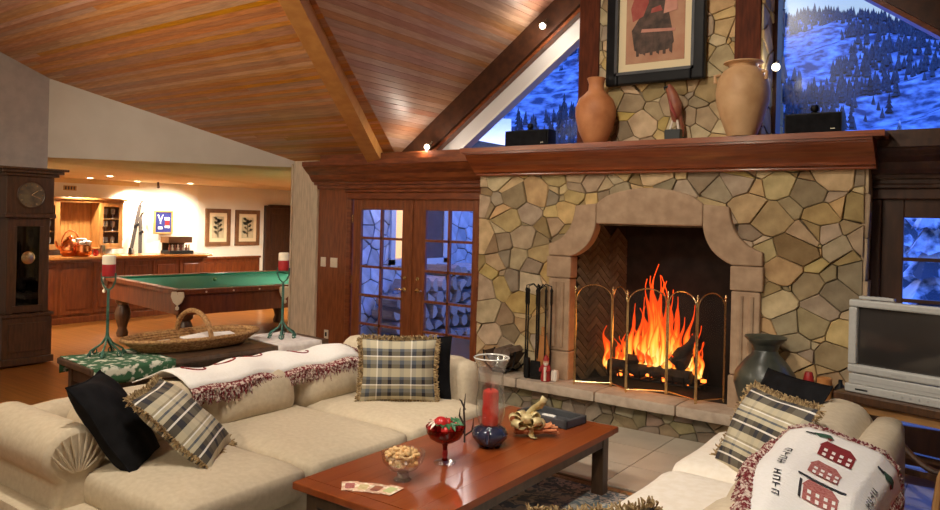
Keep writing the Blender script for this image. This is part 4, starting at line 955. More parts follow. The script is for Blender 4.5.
# rolled arm
arm = MB(); q = []
sec = []
for k in range(17):
    a = math.radians(-60 + 300 * k / 16); sec.append((1.945 + .165 * math.cos(a), .545 + .15 * math.sin(a)))
sec += [(1.80, .08), (2.08, .08)]
arm.prism([(-4.72, y_, z) for y_, z in sec], [(-3.86, y_, z) for y_, z in sec])
ao = arm.build('arm', F_, so, smooth=True, bevel=.03)
for k in range(9):
    a = math.radians(20 + 140 * k / 8)
    MB().tube([(-3.852, 1.945 + .03 * math.cos(a), .47), (-3.842, 1.945 + .09 * math.cos(a), .47 + .12 * math.sin(a)), (-3.855, 1.945 + .145 * math.cos(a), .535 + .135 * math.sin(a))], [.006, .008, .004], 6).build('pleat', F_, ao, smooth=True)
# woven throw over the sofa back
def throw_l(u, v):       # u along the sofa, v from behind to front
    y_ = 2.74 + 1.50 * u
    path = [(-4.74, .665), (-4.62, .70), (-4.50, .745), (-4.40, .785), (-4.28, .80), (-4.16, .785), (-4.07, .73)]
    s_ = v * (len(path) - 1); k = min(int(s_), len(path) - 2); t2 = s_ - k
    x = path[k][0] * (1 - t2) + path[k + 1][0] * t2; z = path[k][1] * (1 - t2) + path[k + 1][1] * t2
    return Vector((x + .02 * math.sin(u * 9), y_ + .015 * math.sin(v * 6), z + .010 * math.sin(u * 23) + .008 * math.sin(u * 11 + v * 5)))
tw = thing('woven_throw', 'white and burgundy woven throw with long fringe over the sofa back', 'blanket', (-4.5, 3.5, .84))
MB().grid(throw_l, 40, 14).build('cloth', 'throw_white', tw, smooth='all').modifiers.new('solid', 'SOLIDIFY').thickness = .008
f = MB(); rr = random.Random(6)
for i in range(330):
    u = i / 330; p = throw_l(u, 1); L = rr.uniform(.06, .12)
    for k in range(2):
        f.tube([p + Vector((-.01, 0, .008)), p + Vector((.03 + rr.uniform(-.01, .015), rr.uniform(-.015, .015), -.02)), p + Vector((.035 + rr.uniform(-.02, .02), rr.uniform(-.03, .03), -L))], [.0045, .005, .003], 4)
for i in range(60):
    p = throw_l(1, i / 60); f.tube([p, p + Vector((rr.uniform(-.01, .01), .05, -.01)), p + Vector((rr.uniform(-.02, .03), .09, -.06))], [.004, .005, .003], 4)
stuff(f.build('fringe', 'fringe_burgundy', tw))
for k, (u0, v0) in enumerate(((.30, .55), (.48, .50), (.72, .60), (.12, .6))):
    pts = [throw_l(u0 + .05 * math.cos(a), v0 + .12 * math.sin(a)) + Vector((.002, 0, .009)) for a in [i * 2 * PI / 14 for i in range(12)]]
    MB().tube(pts, .006, 5).build('woven_motif', 'weave_red', tw, smooth=True)

# ------------------------------------------------------------------ right sofa with pictorial throw
s2 = thing('pale_sofa', 'pale cream sofa seen from its back corner at the lower right', 'sofa', (-1.0, 3.6, 0))
F2 = 'sofa_pale'
MB().rbox((-.98, 3.55, .17), (.50, 1.58, .13), .03, 4).build('base', F2, s2, smooth=True)
for y0, y1 in ((2.0, 3.02), (3.03, 4.03), (4.04, 5.04)):
    MB().rbox((-1.13, (y0 + y1) / 2, .375), (.37, (y1 - y0) / 2, .105), .07, 8, puff=.02, wob=.003).build('seat_cushion', F2, s2, smooth='all', center=True)
for y0, y1 in ((2.0, 3.05), (3.06, 4.10), (4.11, 5.10)):
    MB().rbox((-.77, (y0 + y1) / 2, .58), (.16, (y1 - y0) / 2, .21), .14, 8, puffx=.03, rotm=Matrix.Rotation(.2, 3, 'Y'), wob=.004).build('back_cushion', 'sofa_fabric', s2, smooth='all', center=True)
MB().rbox((-.52, 3.55, .42), (.11, 1.58, .31), .105, 7, wob=.003).build('back_frame', 'sofa_fabric', s2, smooth='all')
def throw_r(u, v):        # u from seat side over the back, v from far to near
    path = [(-1.03, .575), (-.98, .63), (-.93, .70), (-.86, .785), (-.77, .822), (-.68, .815), (-.60, .785), (-.52, .765), (-.45, .745), (-.395, .68), (-.375, .58)]
    um = .18 + .33 * v; u_ = um + (1 - um) * u
    s_ = u_ * (len(path) - 1); k = max(0, min(int(s_), len(path) - 2)); t2 = s_ - k
    x = path[k][0] * (1 - t2) + path[k + 1][0] * t2; z = path[k][1] * (1 - t2) + path[k + 1][1] * t2
    return Vector((x + .012 * math.sin(v * 9 + u * 2), 4.06 - 1.65 * v - .03 * math.sin(u * 4), z + .006 * math.sin(v * 17) + .004 * math.sin(u * 13 + v * 7)))
t2w = thing('village_throw', 'white woven throw with burgundy houses and fringe on the right sofa', 'blanket', (-.72, 3.5, .8))
sm_ = MB().grid(throw_r, 40, 36).build('cloth', 'throw_white', t2w, smooth='all').modifiers.new('solid', 'SOLIDIFY'); sm_.thickness = .006; sm_.offset = 0
f = MB()
for i in range(230):
    v = i / 230; p = throw_r(0, v)
    f.tube([p, p + Vector((-.025 + rr.uniform(-.01, .01), rr.uniform(-.02, .02), .006)), p + Vector((-.045 + rr.uniform(-.015, .015), rr.uniform(-.03, .03), -.03))], [.005, .006, .0035], 4)
    p = throw_r(.01 + rr.random() * .02, v); f.tube([p + Vector((0, 0, .004)), p + Vector((-.018, rr.uniform(-.02, .02), .014)), p + Vector((-.035, rr.uniform(-.03, .03), .0))], [.005, .006, .0035], 4)
    p = throw_r(1, v); f.tube([p, p + Vector((.012, rr.uniform(-.02, .02), -.04)), p + Vector((.01, rr.uniform(-.03, .03), -.09))], [.005, .006, .003], 4)
for i in range(150):
    p = throw_r(i / 150, 0); f.tube([p + Vector((0, -.01, .006)), p + Vector((rr.uniform(-.01, .01), .02, .012)), p + Vector((rr.uniform(-.02, .02), .04, -.006))], [.004, .006, .003], 4)
stuff(f.build('fringe', 'fringe_burgundy', t2w))
def decal(pts, m_, nm, lift=.0075):   # pts in (u, v) on the throw
    us = [p[0] for p in pts]; vs_ = [p[1] for p in pts]
    def S(u, v):
        p = throw_r(u, v); du = throw_r(u + .01, v) - p; dv = throw_r(u, v + .01) - p; n_ = du.cross(dv).normalized()
        if n_.z < 0: n_ = -n_
        return p + n_ * lift
    b = MB(); K = 6
    # split into strips so the patch follows the drape (pts is a quad u0v0,u1v0,u1v1,u0v1)
    def q_(a, c): return S(*[(pts[0][i] * (1 - a) + pts[1][i] * a) * (1 - c) + (pts[3][i] * (1 - a) + pts[2][i] * a) * c for i in (0, 1)])
    b.grid(q_, K, K); return b.build(nm, m_, t2w, smooth='all')
def rect(u0, u1, v0, v1): return [(u0, v0), (u1, v0), (u1, v1), (u0, v1)]
# three village houses one above the other, birds at the top corners, marks along both borders
def house(v0, m_, wide, roofm, tower=False):
    u0 = .36; u1 = .36 + wide
    decal(rect(u0, u1, v0, v0 + .075), m_, 'woven_house')
    decal([(u0 + .03, v0 - .05), (u1 - .05, v0 - .045), (u1 + .01, v0), (u0 - .01, v0)], roofm, 'woven_roof')
    for i in range(4): decal(rect(u0 + .03 + i * wide / 4.3, u0 + .055 + i * wide / 4.3, v0 + .015, v0 + .035), 'throw_white', 'woven_window', .0105); decal(rect(u0 + .03 + i * wide / 4.3, u0 + .055 + i * wide / 4.3, v0 + .05, v0 + .072), 'throw_white', 'woven_window', .0105)
    if tower: decal(rect(u0 - .03, u0 - .012, v0 - .03, v0 + .075), 'weave_dark', 'woven_post'); decal(rect(u0 - .05, u1 + .05, v0 - .068, v0 - .055), 'weave_dark', 'woven_beam')
house(.17, 'weave_red', .24, 'weave_red'); house(.34, 'weave_rose', .21, 'weave_rose'); house(.52, 'weave_rose', .24, 'weave_rose', True); house(.82, 'weave_red', .25, 'weave_rose')
for u0, v0 in ((.30, .07), (.80, .12)):
    decal([(u0, v0), (u0 + .10, v0 - .02), (u0 + .13, v0 + .01), (u0 + .04, v0 + .035)], 'weave_green', 'woven_bird')
    decal([(u0 - .05, v0 + .01), (u0 + .02, v0), (u0 + .01, v0 + .02), (u0 - .05, v0 + .02)], 'weave_dark', 'woven_branch')
    decal([(u0 + .08, v0 + .012), (u0 + .12, v0 + .015), (u0 + .11, v0 + .04), (u0 + .09, v0 + .035)], 'weave_red', 'woven_berry')
for side_u in (.155, .79):
    for i in range(9):
        v0 = .27 + i * .045
        if i == 4: continue
        decal(rect(side_u, side_u + .05, v0, v0 + .006), 'weave_dark', 'woven_stroke')
        if i % 3 != 1: decal(rect(side_u, side_u + .05, v0 + .022, v0 + .028), 'weave_dark', 'woven_stroke')
        if i % 2: decal(rect(side_u + .02, side_u + .028, v0, v0 + .028), 'weave_dark', 'woven_stroke')
        else: decal(rect(side_u + .042, side_u + .05, v0, v0 + .028), 'weave_dark', 'woven_stroke')

# ------------------------------------------------------------------ coffee table and what stands on it
ct = thing('coffee_table', 'long low coffee table with glossy red brown top and dark legs', 'table', (-2.5, 3.62, 0))
TX0, TX1, TY0, TY1, TZ = -2.94, -2.07, 2.58, 4.66, .45
n_ = 6
for k in range(n_):
    xa = TX0 + (TX1 - TX0) * k / n_; xb = TX0 + (TX1 - TX0) * (k + 1) / n_
    box('plank', 'table_top', (xa + .0006, TY0 + .09, .412), (xb - .0006, TY1 - .09, TZ), ct)
for y0, y1 in ((TY0, TY0 + .0895), (TY1 - .0895, TY1)): box('breadboard_end', 'table_top', (TX0, y0, .412), (TX1, y1, TZ), ct, bevel=.005)
MB().box((TX0 + .05, TY0 + .06, .33), (TX0 + .075, TY1 - .06, .412)).box((TX1 - .075, TY0 + .06, .33), (TX1 - .05, TY1 - .06, .412)).box((TX0 + .05, TY0 + .06, .33), (TX1 - .05, TY0 + .085, .412)).box((TX0 + .05, TY1 - .085, .33), (TX1 - .05, TY1 - .06, .412)).build('apron', 'table_dark', ct)
for x in (TX0 + .085, TX1 - .085):
    for y_ in (TY0 + .10, TY1 - .10): box('leg', 'table_dark', (x - .042, y_ - .042, .0125 if x > -9 else 0), (x + .042, y_ + .042, .412), ct, bevel=.006)
T = TZ + .0005
bo = thing('glass_nut_bowl', 'footed cut glass bowl full of peanuts on the coffee table', 'bowl', (-2.52, 2.96, T)); bc = Vector((-2.52, 2.96, T))
MB().lathe([(.048, 0), (.048, .008), (.032, .018), (.030, .04), (.038, .05), (.075, .065), (.105, .10), (.116, .15)], bc, 24, cap=False).build('glass', 'cut_glass', bo, smooth=True)
MB().lathe([(.046, .002), (.030, .02), (.028, .045), (.01, .05)], bc, 16).build('foot', 'cut_glass', bo, smooth=True)
nm_ = MB(); nm_.tube([(0, 0, -.024), (0, 0, -.016), (0, 0, 0), (0, 0, .016), (0, 0, .024)], [.004, .0125, .009, .012, .004], 7)
n0 = nm_.build('peanut', 'nut', smooth=True, local=True); rn = random.Random(4); k = 0
for lay, R_, z in ((18, .070, .095), (18, .080, .115), (16, .085, .135), (12, .06, .150), (6, .03, .158)):
    for i in range(lay):
        a = 2 * PI * i / lay + lay; rad = R_ * (rn.uniform(.35, 1) if lay < 16 else rn.uniform(.7, 1)); o = n0 if k == 0 else n0.copy()
        if k: COL.objects.link(o)
        o.location = (bc.x + rad * math.cos(a), bc.y + rad * math.sin(a), bc.z + z + rn.uniform(-.004, .006)); o.rotation_euler = (PI / 2 + rn.uniform(-.5, .5), rn.random() * 6, rn.random() * 6); k += 1
        tag(o, 'roasted peanut heaped in the footed glass bowl', 'peanut', 'peanuts in the glass bowl')
rg = thing('red_compote', 'red glass stemmed compote dish filled with ornaments on the coffee table', 'compote', (-2.52, 3.32, T)); rc = Vector((-2.52, 3.32, T))
MB().lathe([(.112, .205), (.106, .175), (.088, .142), (.052, .12), (.018, .11), (.013, .09), (.012, .03), (.02, .015)], rc, 26, cap=False).build('glass', 'red_glass', rg, smooth=True)
MB().lathe([(.012, .02), (.03, .014), (.062, .006), (.062, 0)], rc, 24).build('foot', 'clear_glass', rg, smooth=True)
MB().lathe([(.011, .015), (.016, .05), (.011, .09), (.016, .112)], rc, 14).build('stem', 'wax_red', rg, smooth=True)
for i, (dx, dy, dz, s_, nm2, mm, lb) in enumerate(((-.01, -.03, .225, .040, 'ornament_ball', 'berry', 'largest shiny red ball in the red compote'), (-.07, -.01, .205, .028, 'ornament_ball', 'berry', 'small red ball at the left edge of the red compote'), (.045, -.06, .20, .026, 'ornament_ball', 'berry', 'small red ball at the front right of the red compote'), (.06, .02, .205, .028, 'ornament_ball', 'berry', 'small red ball at the right edge of the red compote'), (-.03, .06, .205, .03, 'ornament_ball', 'berry', 'small red ball at the back of the red compote'), (.01, .0, .168, .045, 'ornament_ball', 'berry', 'small red ball at the bottom of the red compote'), (-.05, -.055, .19, .028, 'ornament_ball', 'berry', 'small red ball at the front left of the red compote'))):
    tag(MB().lathe([(s_ * math.sin(PI * k / 10) + .0005, -s_ * math.cos(PI * k / 10)) for k in range(11)], rc + Vector((dx, dy, dz)), 14).build(nm2, mm, smooth='all'), lb, 'ornament', 'ornaments in the red compote')
for i, (a, mm, lb) in enumerate(((-.9, 'leaf', 'dark green sprig at the front of the red compote'), (.4, 'leaf', 'dark green sprig on the right of the red compote'), (1.8, 'leaf', 'dark green sprig at the back of the red compote'), (3.9, 'robe_white', 'pale leaf sprig at the left of the red compote'))):
    b = MB()
    for k in range(4):
        th = a + (k - 1.5) * .35; p = rc + Vector((.05 * math.cos(th), .05 * math.sin(th), .215 + .008 * k)); q_ = rc + Vector((.105 * math.cos(th), .105 * math.sin(th), .23 - .01 * k)); w_ = Vector((-math.sin(th), math.cos(th), .2)) * .018
        mid = (p + q_) / 2 + Vector((0, 0, .012)); b.add([p, mid + w_, q_, mid - w_], [(0, 1, 2, 3)])
    o = tag(b.build('leaf_sprig', mm), lb, 'leaf', 'leaf sprigs in the red compote'); o.modifiers.new('solid', 'SOLIDIFY').thickness = .002
hu = thing('hurricane_lamp', 'tall clear glass hurricane lamp on a dark glazed base', 'candle holder', (-2.50, 3.74, T)); hc = Vector((-2.50, 3.74, T))
MB().lathe([(.05, 0), (.065, .006), (.075, .02), (.105, .055), (.11, .08), (.095, .11), (.065, .125), (.06, .13)], hc, 26).build('base', 'cobalt', hu, smooth=True)
for a in (2.4, 5.2): MB().tube([hc + Vector((.09 * math.cos(a), .09 * math.sin(a), .105)), hc + Vector((.14 * math.cos(a), .14 * math.sin(a), .10)), hc + Vector((.145 * math.cos(a), .145 * math.sin(a), .06)), hc + Vector((.105 * math.cos(a), .105 * math.sin(a), .05))], .011, 8).build('handle', 'cobalt', hu, smooth=True)
MB().lathe([(.066, .128), (.088, .20), (.09, .27), (.078, .35), (.075, .42), (.090, .49), (.108, .535)], hc, 28, cap=False).build('glass', 'crackle_glass', hu, smooth=True)
MB().lathe([(.106, .533), (.111, .538), (.106, .543), (.101, .538)], hc, 28, cap=False).build('rim', 'glassware_shelf', hu, smooth=True)
ca = thing('red_candle', 'rough red pillar candle standing inside the hurricane glass', 'candle', (-2.50, 3.74, T + .131))
b = MB(); rr = random.Random(2)
b.lathe([(.046, .132), (.05, .14), (.047, .18), (.051, .22), (.046, .26), (.05, .30), (.046, .335), (.03, .345), (.008, .335)], hc, 18)
b.build('wax', 'wax_bright', ca, smooth=True); MB().tube([hc + up * .335, hc + up * .375], .003, 6).build('wick', 'twig', ca)
tg = thing('twig_branch', 'black forked twig ornament beside the hurricane lamp', 'twig', (-2.66, 3.70, T))
w0 = Vector((-2.66, 3.70, T))
for k, pts in enumerate((((0, 0, 0), (.0, 0, .10), (-.01, 0, .20), (0, 0, .30)), ((0, 0, .06), (-.05, -.02, .10), (-.06, -.02, .15)), ((0, 0, .10), (-.035, -.01, .16), (-.03, -.01, .21)), ((0, 0, .04), (.05, .01, .08), (.06, .01, .16)), ((-.04, -.015, .09), (-.09, -.03, .11)), ((0, 0, .2), (-.03, 0, .25), (-.05, 0, .26)))):
    MB().tube([w0 + Vector(p) for p in pts], [.006] * (len(pts) - 1) + [.002], 6).build('twig', 'twig', tg, smooth=True)
cs = thing('cinnamon_bundle', 'bundle of cinnamon sticks tied with a gold ribbon bow', 'cinnamon sticks', (-2.42, 4.08, T)); c0 = Vector((-2.42, 4.08, T))
ax_ = Vector((.62, .52, 0)).normalized(); sd = Vector((-ax_.y, ax_.x, 0)); rr = random.Random(9)
for k in range(20):
    a = rr.uniform(0, 2 * PI); rad = rr.uniform(0, .038); o0 = c0 + sd * rad * math.cos(a) + up * (.042 + rad * math.sin(a)); spread = sd * rr.uniform(-.03, .03) + up * rr.uniform(-.012, .03)
    MB().tube([o0 - ax_ * .10, o0 + ax_ * .05, o0 + ax_ * rr.uniform(.13, .18) + spread * 1.3], .009, 7).build('stick', 'cinnamon', cs, smooth=True)
rb = MB().tube([c0 + sd * .047 * math.cos(a) + up * (.044 + .044 * math.sin(a)) for a in [2 * PI * i / 16 for i in range(16)]], .018, 6, closed=True, flat=.3).build('ribbon', 'ribbon_gold', cs, smooth=True)
cb = c0 - ax_ * .02 + up * .075
def ribbon_strip(pts, wvec, w_):
    b_ = MB(); n2 = len(pts)
    for i, p in enumerate(pts):
        k2 = wvec * (w_ * (1 + .12 * math.sin(i * 2.1))); b_.v += [p - k2, p + k2]
    b_.f = [(2 * i, 2 * i + 1, 2 * i + 3, 2 * i + 2) for i in range(n2 - 1)]
    o2 = b_.build('bow_loop', 'ribbon_gold', rb, smooth='all'); o2.modifiers.new('solid', 'SOLIDIFY').thickness = .0015
for k in range(9):
    a = 2 * PI * k / 9 + .3; el = (.15, .75, .4)[k % 3]; d_ = Vector((math.cos(a) * math.cos(el), math.sin(a) * math.cos(el), math.sin(el))); s3 = Vector((0, 0, 1)) - d_ * d_.z; s3.normalize(); w3 = d_.cross(s3)
    L3 = (.115, .10, .125)[k % 3]
    ribbon_strip([cb + d_ * L3 * math.sin(PI * i / 12) + s3 * .028 * math.sin(2 * PI * i / 12) for i in range(13)], w3, .032)
ribbon_strip([cb + rt * (.11 * i / 6) + up * (.03 + .15 * i / 6 + .012 * math.sin(i)) + fw * .02 * math.sin(i * .9) for i in range(7)], (fw * .3 + rt * .75 - up * .6).normalized(), .026)
ribbon_strip([cb + rt * (.05 * i / 5) - fw * (.08 * i / 5) - up * (.066 * min(1, i / 3)) for i in range(6)], rt, .018)
tr_ = thing('slate_tray', 'dark rectangular slate tray at the far end of the coffee table', 'tray', (-2.50, 4.50, T), -.12)
L0 = lambda b, nm, mm: b.build(nm, mm, tr_, local=True, bevel=.004)
L0(MB().box((-.21, -.11, 0), (.21, .11, .012)), 'bottom', 'slate')
for x0, y0, x1, y1 in ((-.21, -.12, .21, -.095), (-.21, .095, .21, .12), (-.21, -.12, -.185, .12), (.185, -.12, .21, .12)): L0(MB().box((x0, y0, 0), (x1, y1, .055)), 'side', 'slate')
tag(MB().rbox((-2.52, 4.50, T + .025), (.05, .022, .012), .008, 3).build('white_pebble', 'white_paint', smooth=True), 'small white pebble lying in the slate tray', 'pebble')
for k in range(4):
    cd = MB().box((-.042, -.062, 0), (.042, .062, .0008)).build('playing_card', 'card', local=True); cd.location = (-2.67 + k * .068, 2.725 + k * .026, T + .0006 + k * .0012); cd.rotation_euler = (0, 0, .75 - k * .22)
    tag(cd, ['leftmost printed card of the fan on the coffee table', 'second printed card from the left in the fan', 'third printed card from the left in the fan', 'rightmost printed card with a green picture in the fan'][k], 'card', 'fanned cards on the coffee table')
    MB().box((-.024, -.036, .0009), (.024, .036, .0013)).build('picture', ['weave_rose', 'ribbon_gold', 'carving', 'card_green'][k], cd, local=True)
# ------------------------------------------------------------------ sofa table with basket and candle stands
st = thing('sofa_table', 'long dark wooden table standing behind the sofa back', 'table', (-5.17, 3.60, 0), -.10)
def LB(a, c, nm, mm, par, bev=.004): return MB().box(a, c).build(nm, mm, par, local=True, bevel=bev)
LB((-.30, -1.0, .70), (.30, 1.0, .745), 'top', 'table_dark', st, .008)
LB((-.25, -.92, .58), (-.225, .92, .70), 'apron', 'table_dark', st); LB((.225, -.92, .58), (.25, .92, .70), 'apron', 'table_dark', st)
LB((-.25, -.92, .58), (.25, -.895, .70), 'apron', 'table_dark', st); LB((-.25, .895, .58), (.25, .92, .70), 'apron', 'table_dark', st)
for x in (-.24, .24):
    for y_ in (-.9, .9): LB((x - .03, y_ - .03, 0), (x + .03, y_ + .03, .70), 'leg', 'table_dark', st)
LB((-.24, -.9, .15), (.24, .9, .18), 'shelf', 'table_dark', st)
SM = Matrix.Translation((-5.17, 3.60, 0)) @ Matrix.Rotation(-.10, 4, 'Z')
def on_st(x, y_, z=.7455): return SM @ Vector((x, y_, z))
def runner(name, label, y0, y1, m_):
    def S(u, v):
        x = -.42 + .84 * u; y_ = y0 + (y1 - y0) * v; z = .749
        if abs(x) > .30: z -= (abs(x) - .30) * 1.0; x = math.copysign(.306, x)
        return SM @ Vector((x, y_, z + .003 * math.sin(v * 14 + u * 5)))
    o = MB().grid(S, 28, 14).build(name, m_, smooth='all'); o.modifiers.new('solid', 'SOLIDIFY').thickness = .004; tag(o, label, 'table runner', 'cloths on the sofa table')
runner('table_runner', 'green and white cloth under the near candle stand', -.98, -.40, 'runner_green')
runner('table_runner', 'white lace cloth under the far candle stand', .48, .92, 'runner_white')
def candle_stand(c, label, topc, botc, clabel):
    s_ = thing('candle_stand', label, 'candle stand', tuple(c), 0, 'green iron candle stands'); c = Vector(c)
    for k in range(6):
        a = 2 * PI * k / 6 + .3; dx, dy = math.cos(a), math.sin(a)
        MB().tube([c + Vector((0, 0, .15)), c + Vector((dx * .04, dy * .04, .09)), c + Vector((dx * .11, dy * .11, .045)), c + Vector((dx * .135, dy * .135, .006))], .007, 7).build('foot', 'patina', s_, smooth=True)
        q_ = c + Vector((dx * .115, dy * .115, .022)); MB().tube([q_ + Vector((-dy * .02 * math.cos(t3), dx * .02 * math.cos(t3), .02 * math.sin(t3))) for t3 in [2 * PI * i / 10 for i in range(10)]], .005, 6, closed=True).build('ring', 'patina', s_, smooth=True)
    MB().tube([c + up * .13, c + up * .17, c + up * .49], [.016, .011, .010], 8).build('pole', 'patina', s_, smooth=True)
    for s2_ in (-1, 1): MB().tube([c + up * .48, c + rt * s2_ * .03 + up * .505, c + rt * s2_ * .05 + up * .55, c + rt * s2_ * .052 + up * .61], .007, 7).build('prong', 'patina', s_, smooth=True)
    MB().lathe([(.05, .578), (.05, .586)], c, 16).build('cup', 'patina', s_)
    k_ = thing('pillar_candle', clabel, 'candle', tuple(c + up * .587), 0, 'red and white pillar candles'); c = c + up * .03
    MB().lathe([(.045, .557), (.047, .565), (.046, .64), (.045, .645)], c, 18).build('wax', botc, k_, smooth=True)
    MB().lathe([(.046, .645), (.046, .705), (.040, .712), (.012, .70)], c, 18).build('wax_top', topc, k_, smooth=True)
candle_stand(on_st(-.12, -.72, .752), 'green iron candle stand on the near end of the sofa table', 'wax_white', 'wax_red', 'pillar candle with white top on the near iron stand')
candle_stand(on_st(.0, .72, .752), 'green iron candle stand on the far end of the sofa table', 'wax_white', 'wax_red', 'pillar candle with white top on the far iron stand')
bk = thing('wicker_basket', 'large oval wicker tray basket with a tall bent handle', 'basket', tuple(on_st(-.10, -.05)), -.10)
def ell(a, c, z, n=44): return [(a * math.cos(2 * PI * i / n), c * math.sin(2 * PI * i / n), z) for i in range(n)]
MB().lathe([(1, 0), (1.02, .012)], (0, 0, .002), 40, sx=.18, sy=.42).build('base', 'wicker', bk, local=True)
for k in range(5): MB().tube(ell(.19 + .018 * k, .44 + .028 * k, .018 + .017 * k), .0125, 7, closed=True).build('coil', 'wicker', bk, smooth=True, local=True)
MB().tube(ell(.275, .565, .098), .016, 8, closed=True).build('rim', 'wicker', bk, smooth=True, local=True)
MB().tube([(.0 + .275 * math.cos(a), -.0, .09 + .20 * math.sin(a)) for a in [PI * i / 16 for i in range(17)]], .02, 8).build('handle', 'wicker', bk, smooth=True, local=True)
bk.rotation_euler = (0, 0, -.10)
for k, (y_, x, rz, mm, lb) in enumerate(((-.26, .02, .3, 'paper', 'white magazine lying in the near end of the wicker basket'), (.22, -.02, -.2, 'paper', 'open white magazine in the far end of the wicker basket'), (.05, .05, .1, 'runner_white', 'folded pale paper under the basket handle'))):
    o = MB().box((-.10, -.14, 0), (.10, .14, .012)).build('magazine', mm, local=True, bevel=.002); o.location = SM @ Vector((-.10 + x, -.05 + y_, .7455 + .052 + k * .013)); o.rotation_euler = (.06 * (k - 1), .03, rz - .1); tag(o, lb, 'magazine', 'papers in the wicker basket')

# ------------------------------------------------------------------ pool table
pt = thing('pool_table', 'dark wooden pool table with green felt and pale leather pockets', 'pool table', (-9.18, 6.94, .05), -.1585)
HX, HY = 1.25, 1.48
LB((-HX + .14, -HY + .14, .76), (HX - .14, HY - .14, .785), 'playing_field', 'felt', pt, 0)
for a, c in (((-HX + .12, -HY + .11, .78), (HX - .12, -HY + .165, .812)), ((-HX + .12, HY - .165, .78), (HX - .12, HY - .11, .812)), ((-HX + .11, -HY + .12, .78), (-HX + .165, HY - .12, .812)), ((HX - .165, -HY + .12, .78), (HX - .11, HY - .12, .812))): LB(a, c, 'cushion', 'felt', pt, .006)
for a, c in (((-HX, -HY, .755), (HX, -HY + .115, .82)), ((-HX, HY - .115, .755), (HX, HY, .82)), ((-HX, -HY, .755), (-HX + .115, HY, .82)), ((HX - .115, -HY, .755), (HX, HY, .82))):
    LB(a, c, 'rail', 'bar_wood', pt, .012)
for x0, y0, x1, y1 in ((-HX + .04, -HY + .04, HX - .04, -HY + .10), (-HX + .04, HY - .10, HX - .04, HY - .04), (-HX + .04, -HY + .04, -HX + .10, HY - .04), (HX - .10, -HY + .04, HX - .04, HY - .04)): LB((x0, y0, .50), (x1, y1, .755), 'side_panel', 'bar_wood', pt, .01)
LB((-HX + .06, -HY + .06, .50), (HX - .06, HY - .06, .53), 'bed_frame', 'walnut', pt)
for x in (-HX + .22, HX - .22):
    for y_ in (-HY + .2, HY - .2):
        MB().lathe([(.075, -.05), (.085, .0), (.06, .07), (.07, .12), (.105, .22), (.11, .30), (.085, .38), (.07, .41), (.10, .44), (.11, .50)], (x, y_, 0), 14).build('leg', 'walnut', pt, smooth=True, local=True)
for k in (1, 2, 3, 5, 6, 7):
    for s_ in (-1, 1): LB((s_ * (HX - .045) - .012, -HY + 2 * HY * k / 8 - .012, .8195), (s_ * (HX - .045) + .012, -HY + 2 * HY * k / 8 + .012, .8215), 'sight', 'leather_pale', pt, 0)
    MB().lathe([(.012, 0), (.012, .006)], (0, 0, 0), 10).build('rail_stud', 'leather_pale', pt, local=True).matrix_local = Matrix.Translation((HX, -HY + 2 * HY * k / 8, .785)) @ Matrix.Rotation(PI / 2, 4, 'Y')
for k in (1, 2, 3):
    for s_ in (-1, 1): LB((-HX + 2 * HX * k / 4 - .012, s_ * (HY - .045) - .012, .8195), (-HX + 2 * HX * k / 4 + .012, s_ * (HY - .045) + .012, .8215), 'sight', 'leather_pale', pt, 0)
for x, y_ in ((-HX + .03, -HY + .03), (HX - .03, -HY + .03), (-HX + .03, HY - .03), (HX - .03, HY - .03), (HX, 0), (-HX, 0)):
    d_ = Vector((x, y_, 0)); d_ = d_.normalized() if abs(y_) > .1 else Vector((math.copysign(1, x), 0, 0)); s_ = Vector((-d_.y, d_.x, 0)); p = Vector((x, y_, 0)) + d_ * .012
    pk = MB().prism([p + s_ * w_ + up * z for w_, z in ((-.075, .80), (.075, .80), (.085, .74), (.055, .67), (.0, .625), (-.055, .67), (-.085, .74))], [p + d_ * .025 + s_ * w_ + up * z for w_, z in ((-.075, .80), (.075, .80), (.085, .74), (.055, .67), (.0, .625), (-.055, .67), (-.085, .74))]).build('pocket_shield', 'leather_pale', pt, local=True, bevel=.006)
    MB().lathe([(.004, .57), (.022, .585), (.022, .61), (.006, .63)], p + d_ * .02, 10).build('tassel', 'leather_pale', pk, local=True, smooth=True)
    MB().lathe([(.075, .815), (.078, .823), (.05, .824)], Vector((x, y_, 0)) - d_ * .09, 16).build('pocket_hole', 'black_base', pt, local=True)
tag(MB().lathe([(.0285 * math.sin(PI * k / 10) + .0003, .0285 - .0285 * math.cos(PI * k / 10)) for k in range(11)], (-9.3, 6.6, .836), 14).build('billiard_ball', 'leaf', smooth='all'), 'small dark billiard ball resting on the green felt', 'ball')

# ------------------------------------------------------------------ longcase clock (front faces +X)
ck = thing('grandfather_clock', 'tall dark walnut grandfather clock with brass pendulum against the left wall', 'clock', (-9.32, 4.04, 0))
def CB(x0, y0, z0, x1, y1, z1, nm, par=ck, mm='walnut', bev=.006): return MB().box((x0, y0, z0), (x1, y1, z1)).build(nm, mm, par, bevel=bev)
CB(-9.48, 3.75, .02, -9.14, 4.33, .10, 'plinth'); bs = CB(-9.48, 3.77, .10, -9.16, 4.31, .57, 'base')
CB(-9.165, 3.83, .17, -9.145, 4.25, .50, 'base_panel', bs); CB(-9.48, 3.755, .57, -9.14, 4.325, .61, 'waist_moulding')
for y0, y1 in ((3.81, 3.88), (4.20, 4.27)): CB(-9.48, y0, .61, -9.18, y1, 1.72, 'waist_side')
CB(-9.48, 3.81, .61, -9.44, 4.27, 1.72, 'waist_back', mm='door_dark')
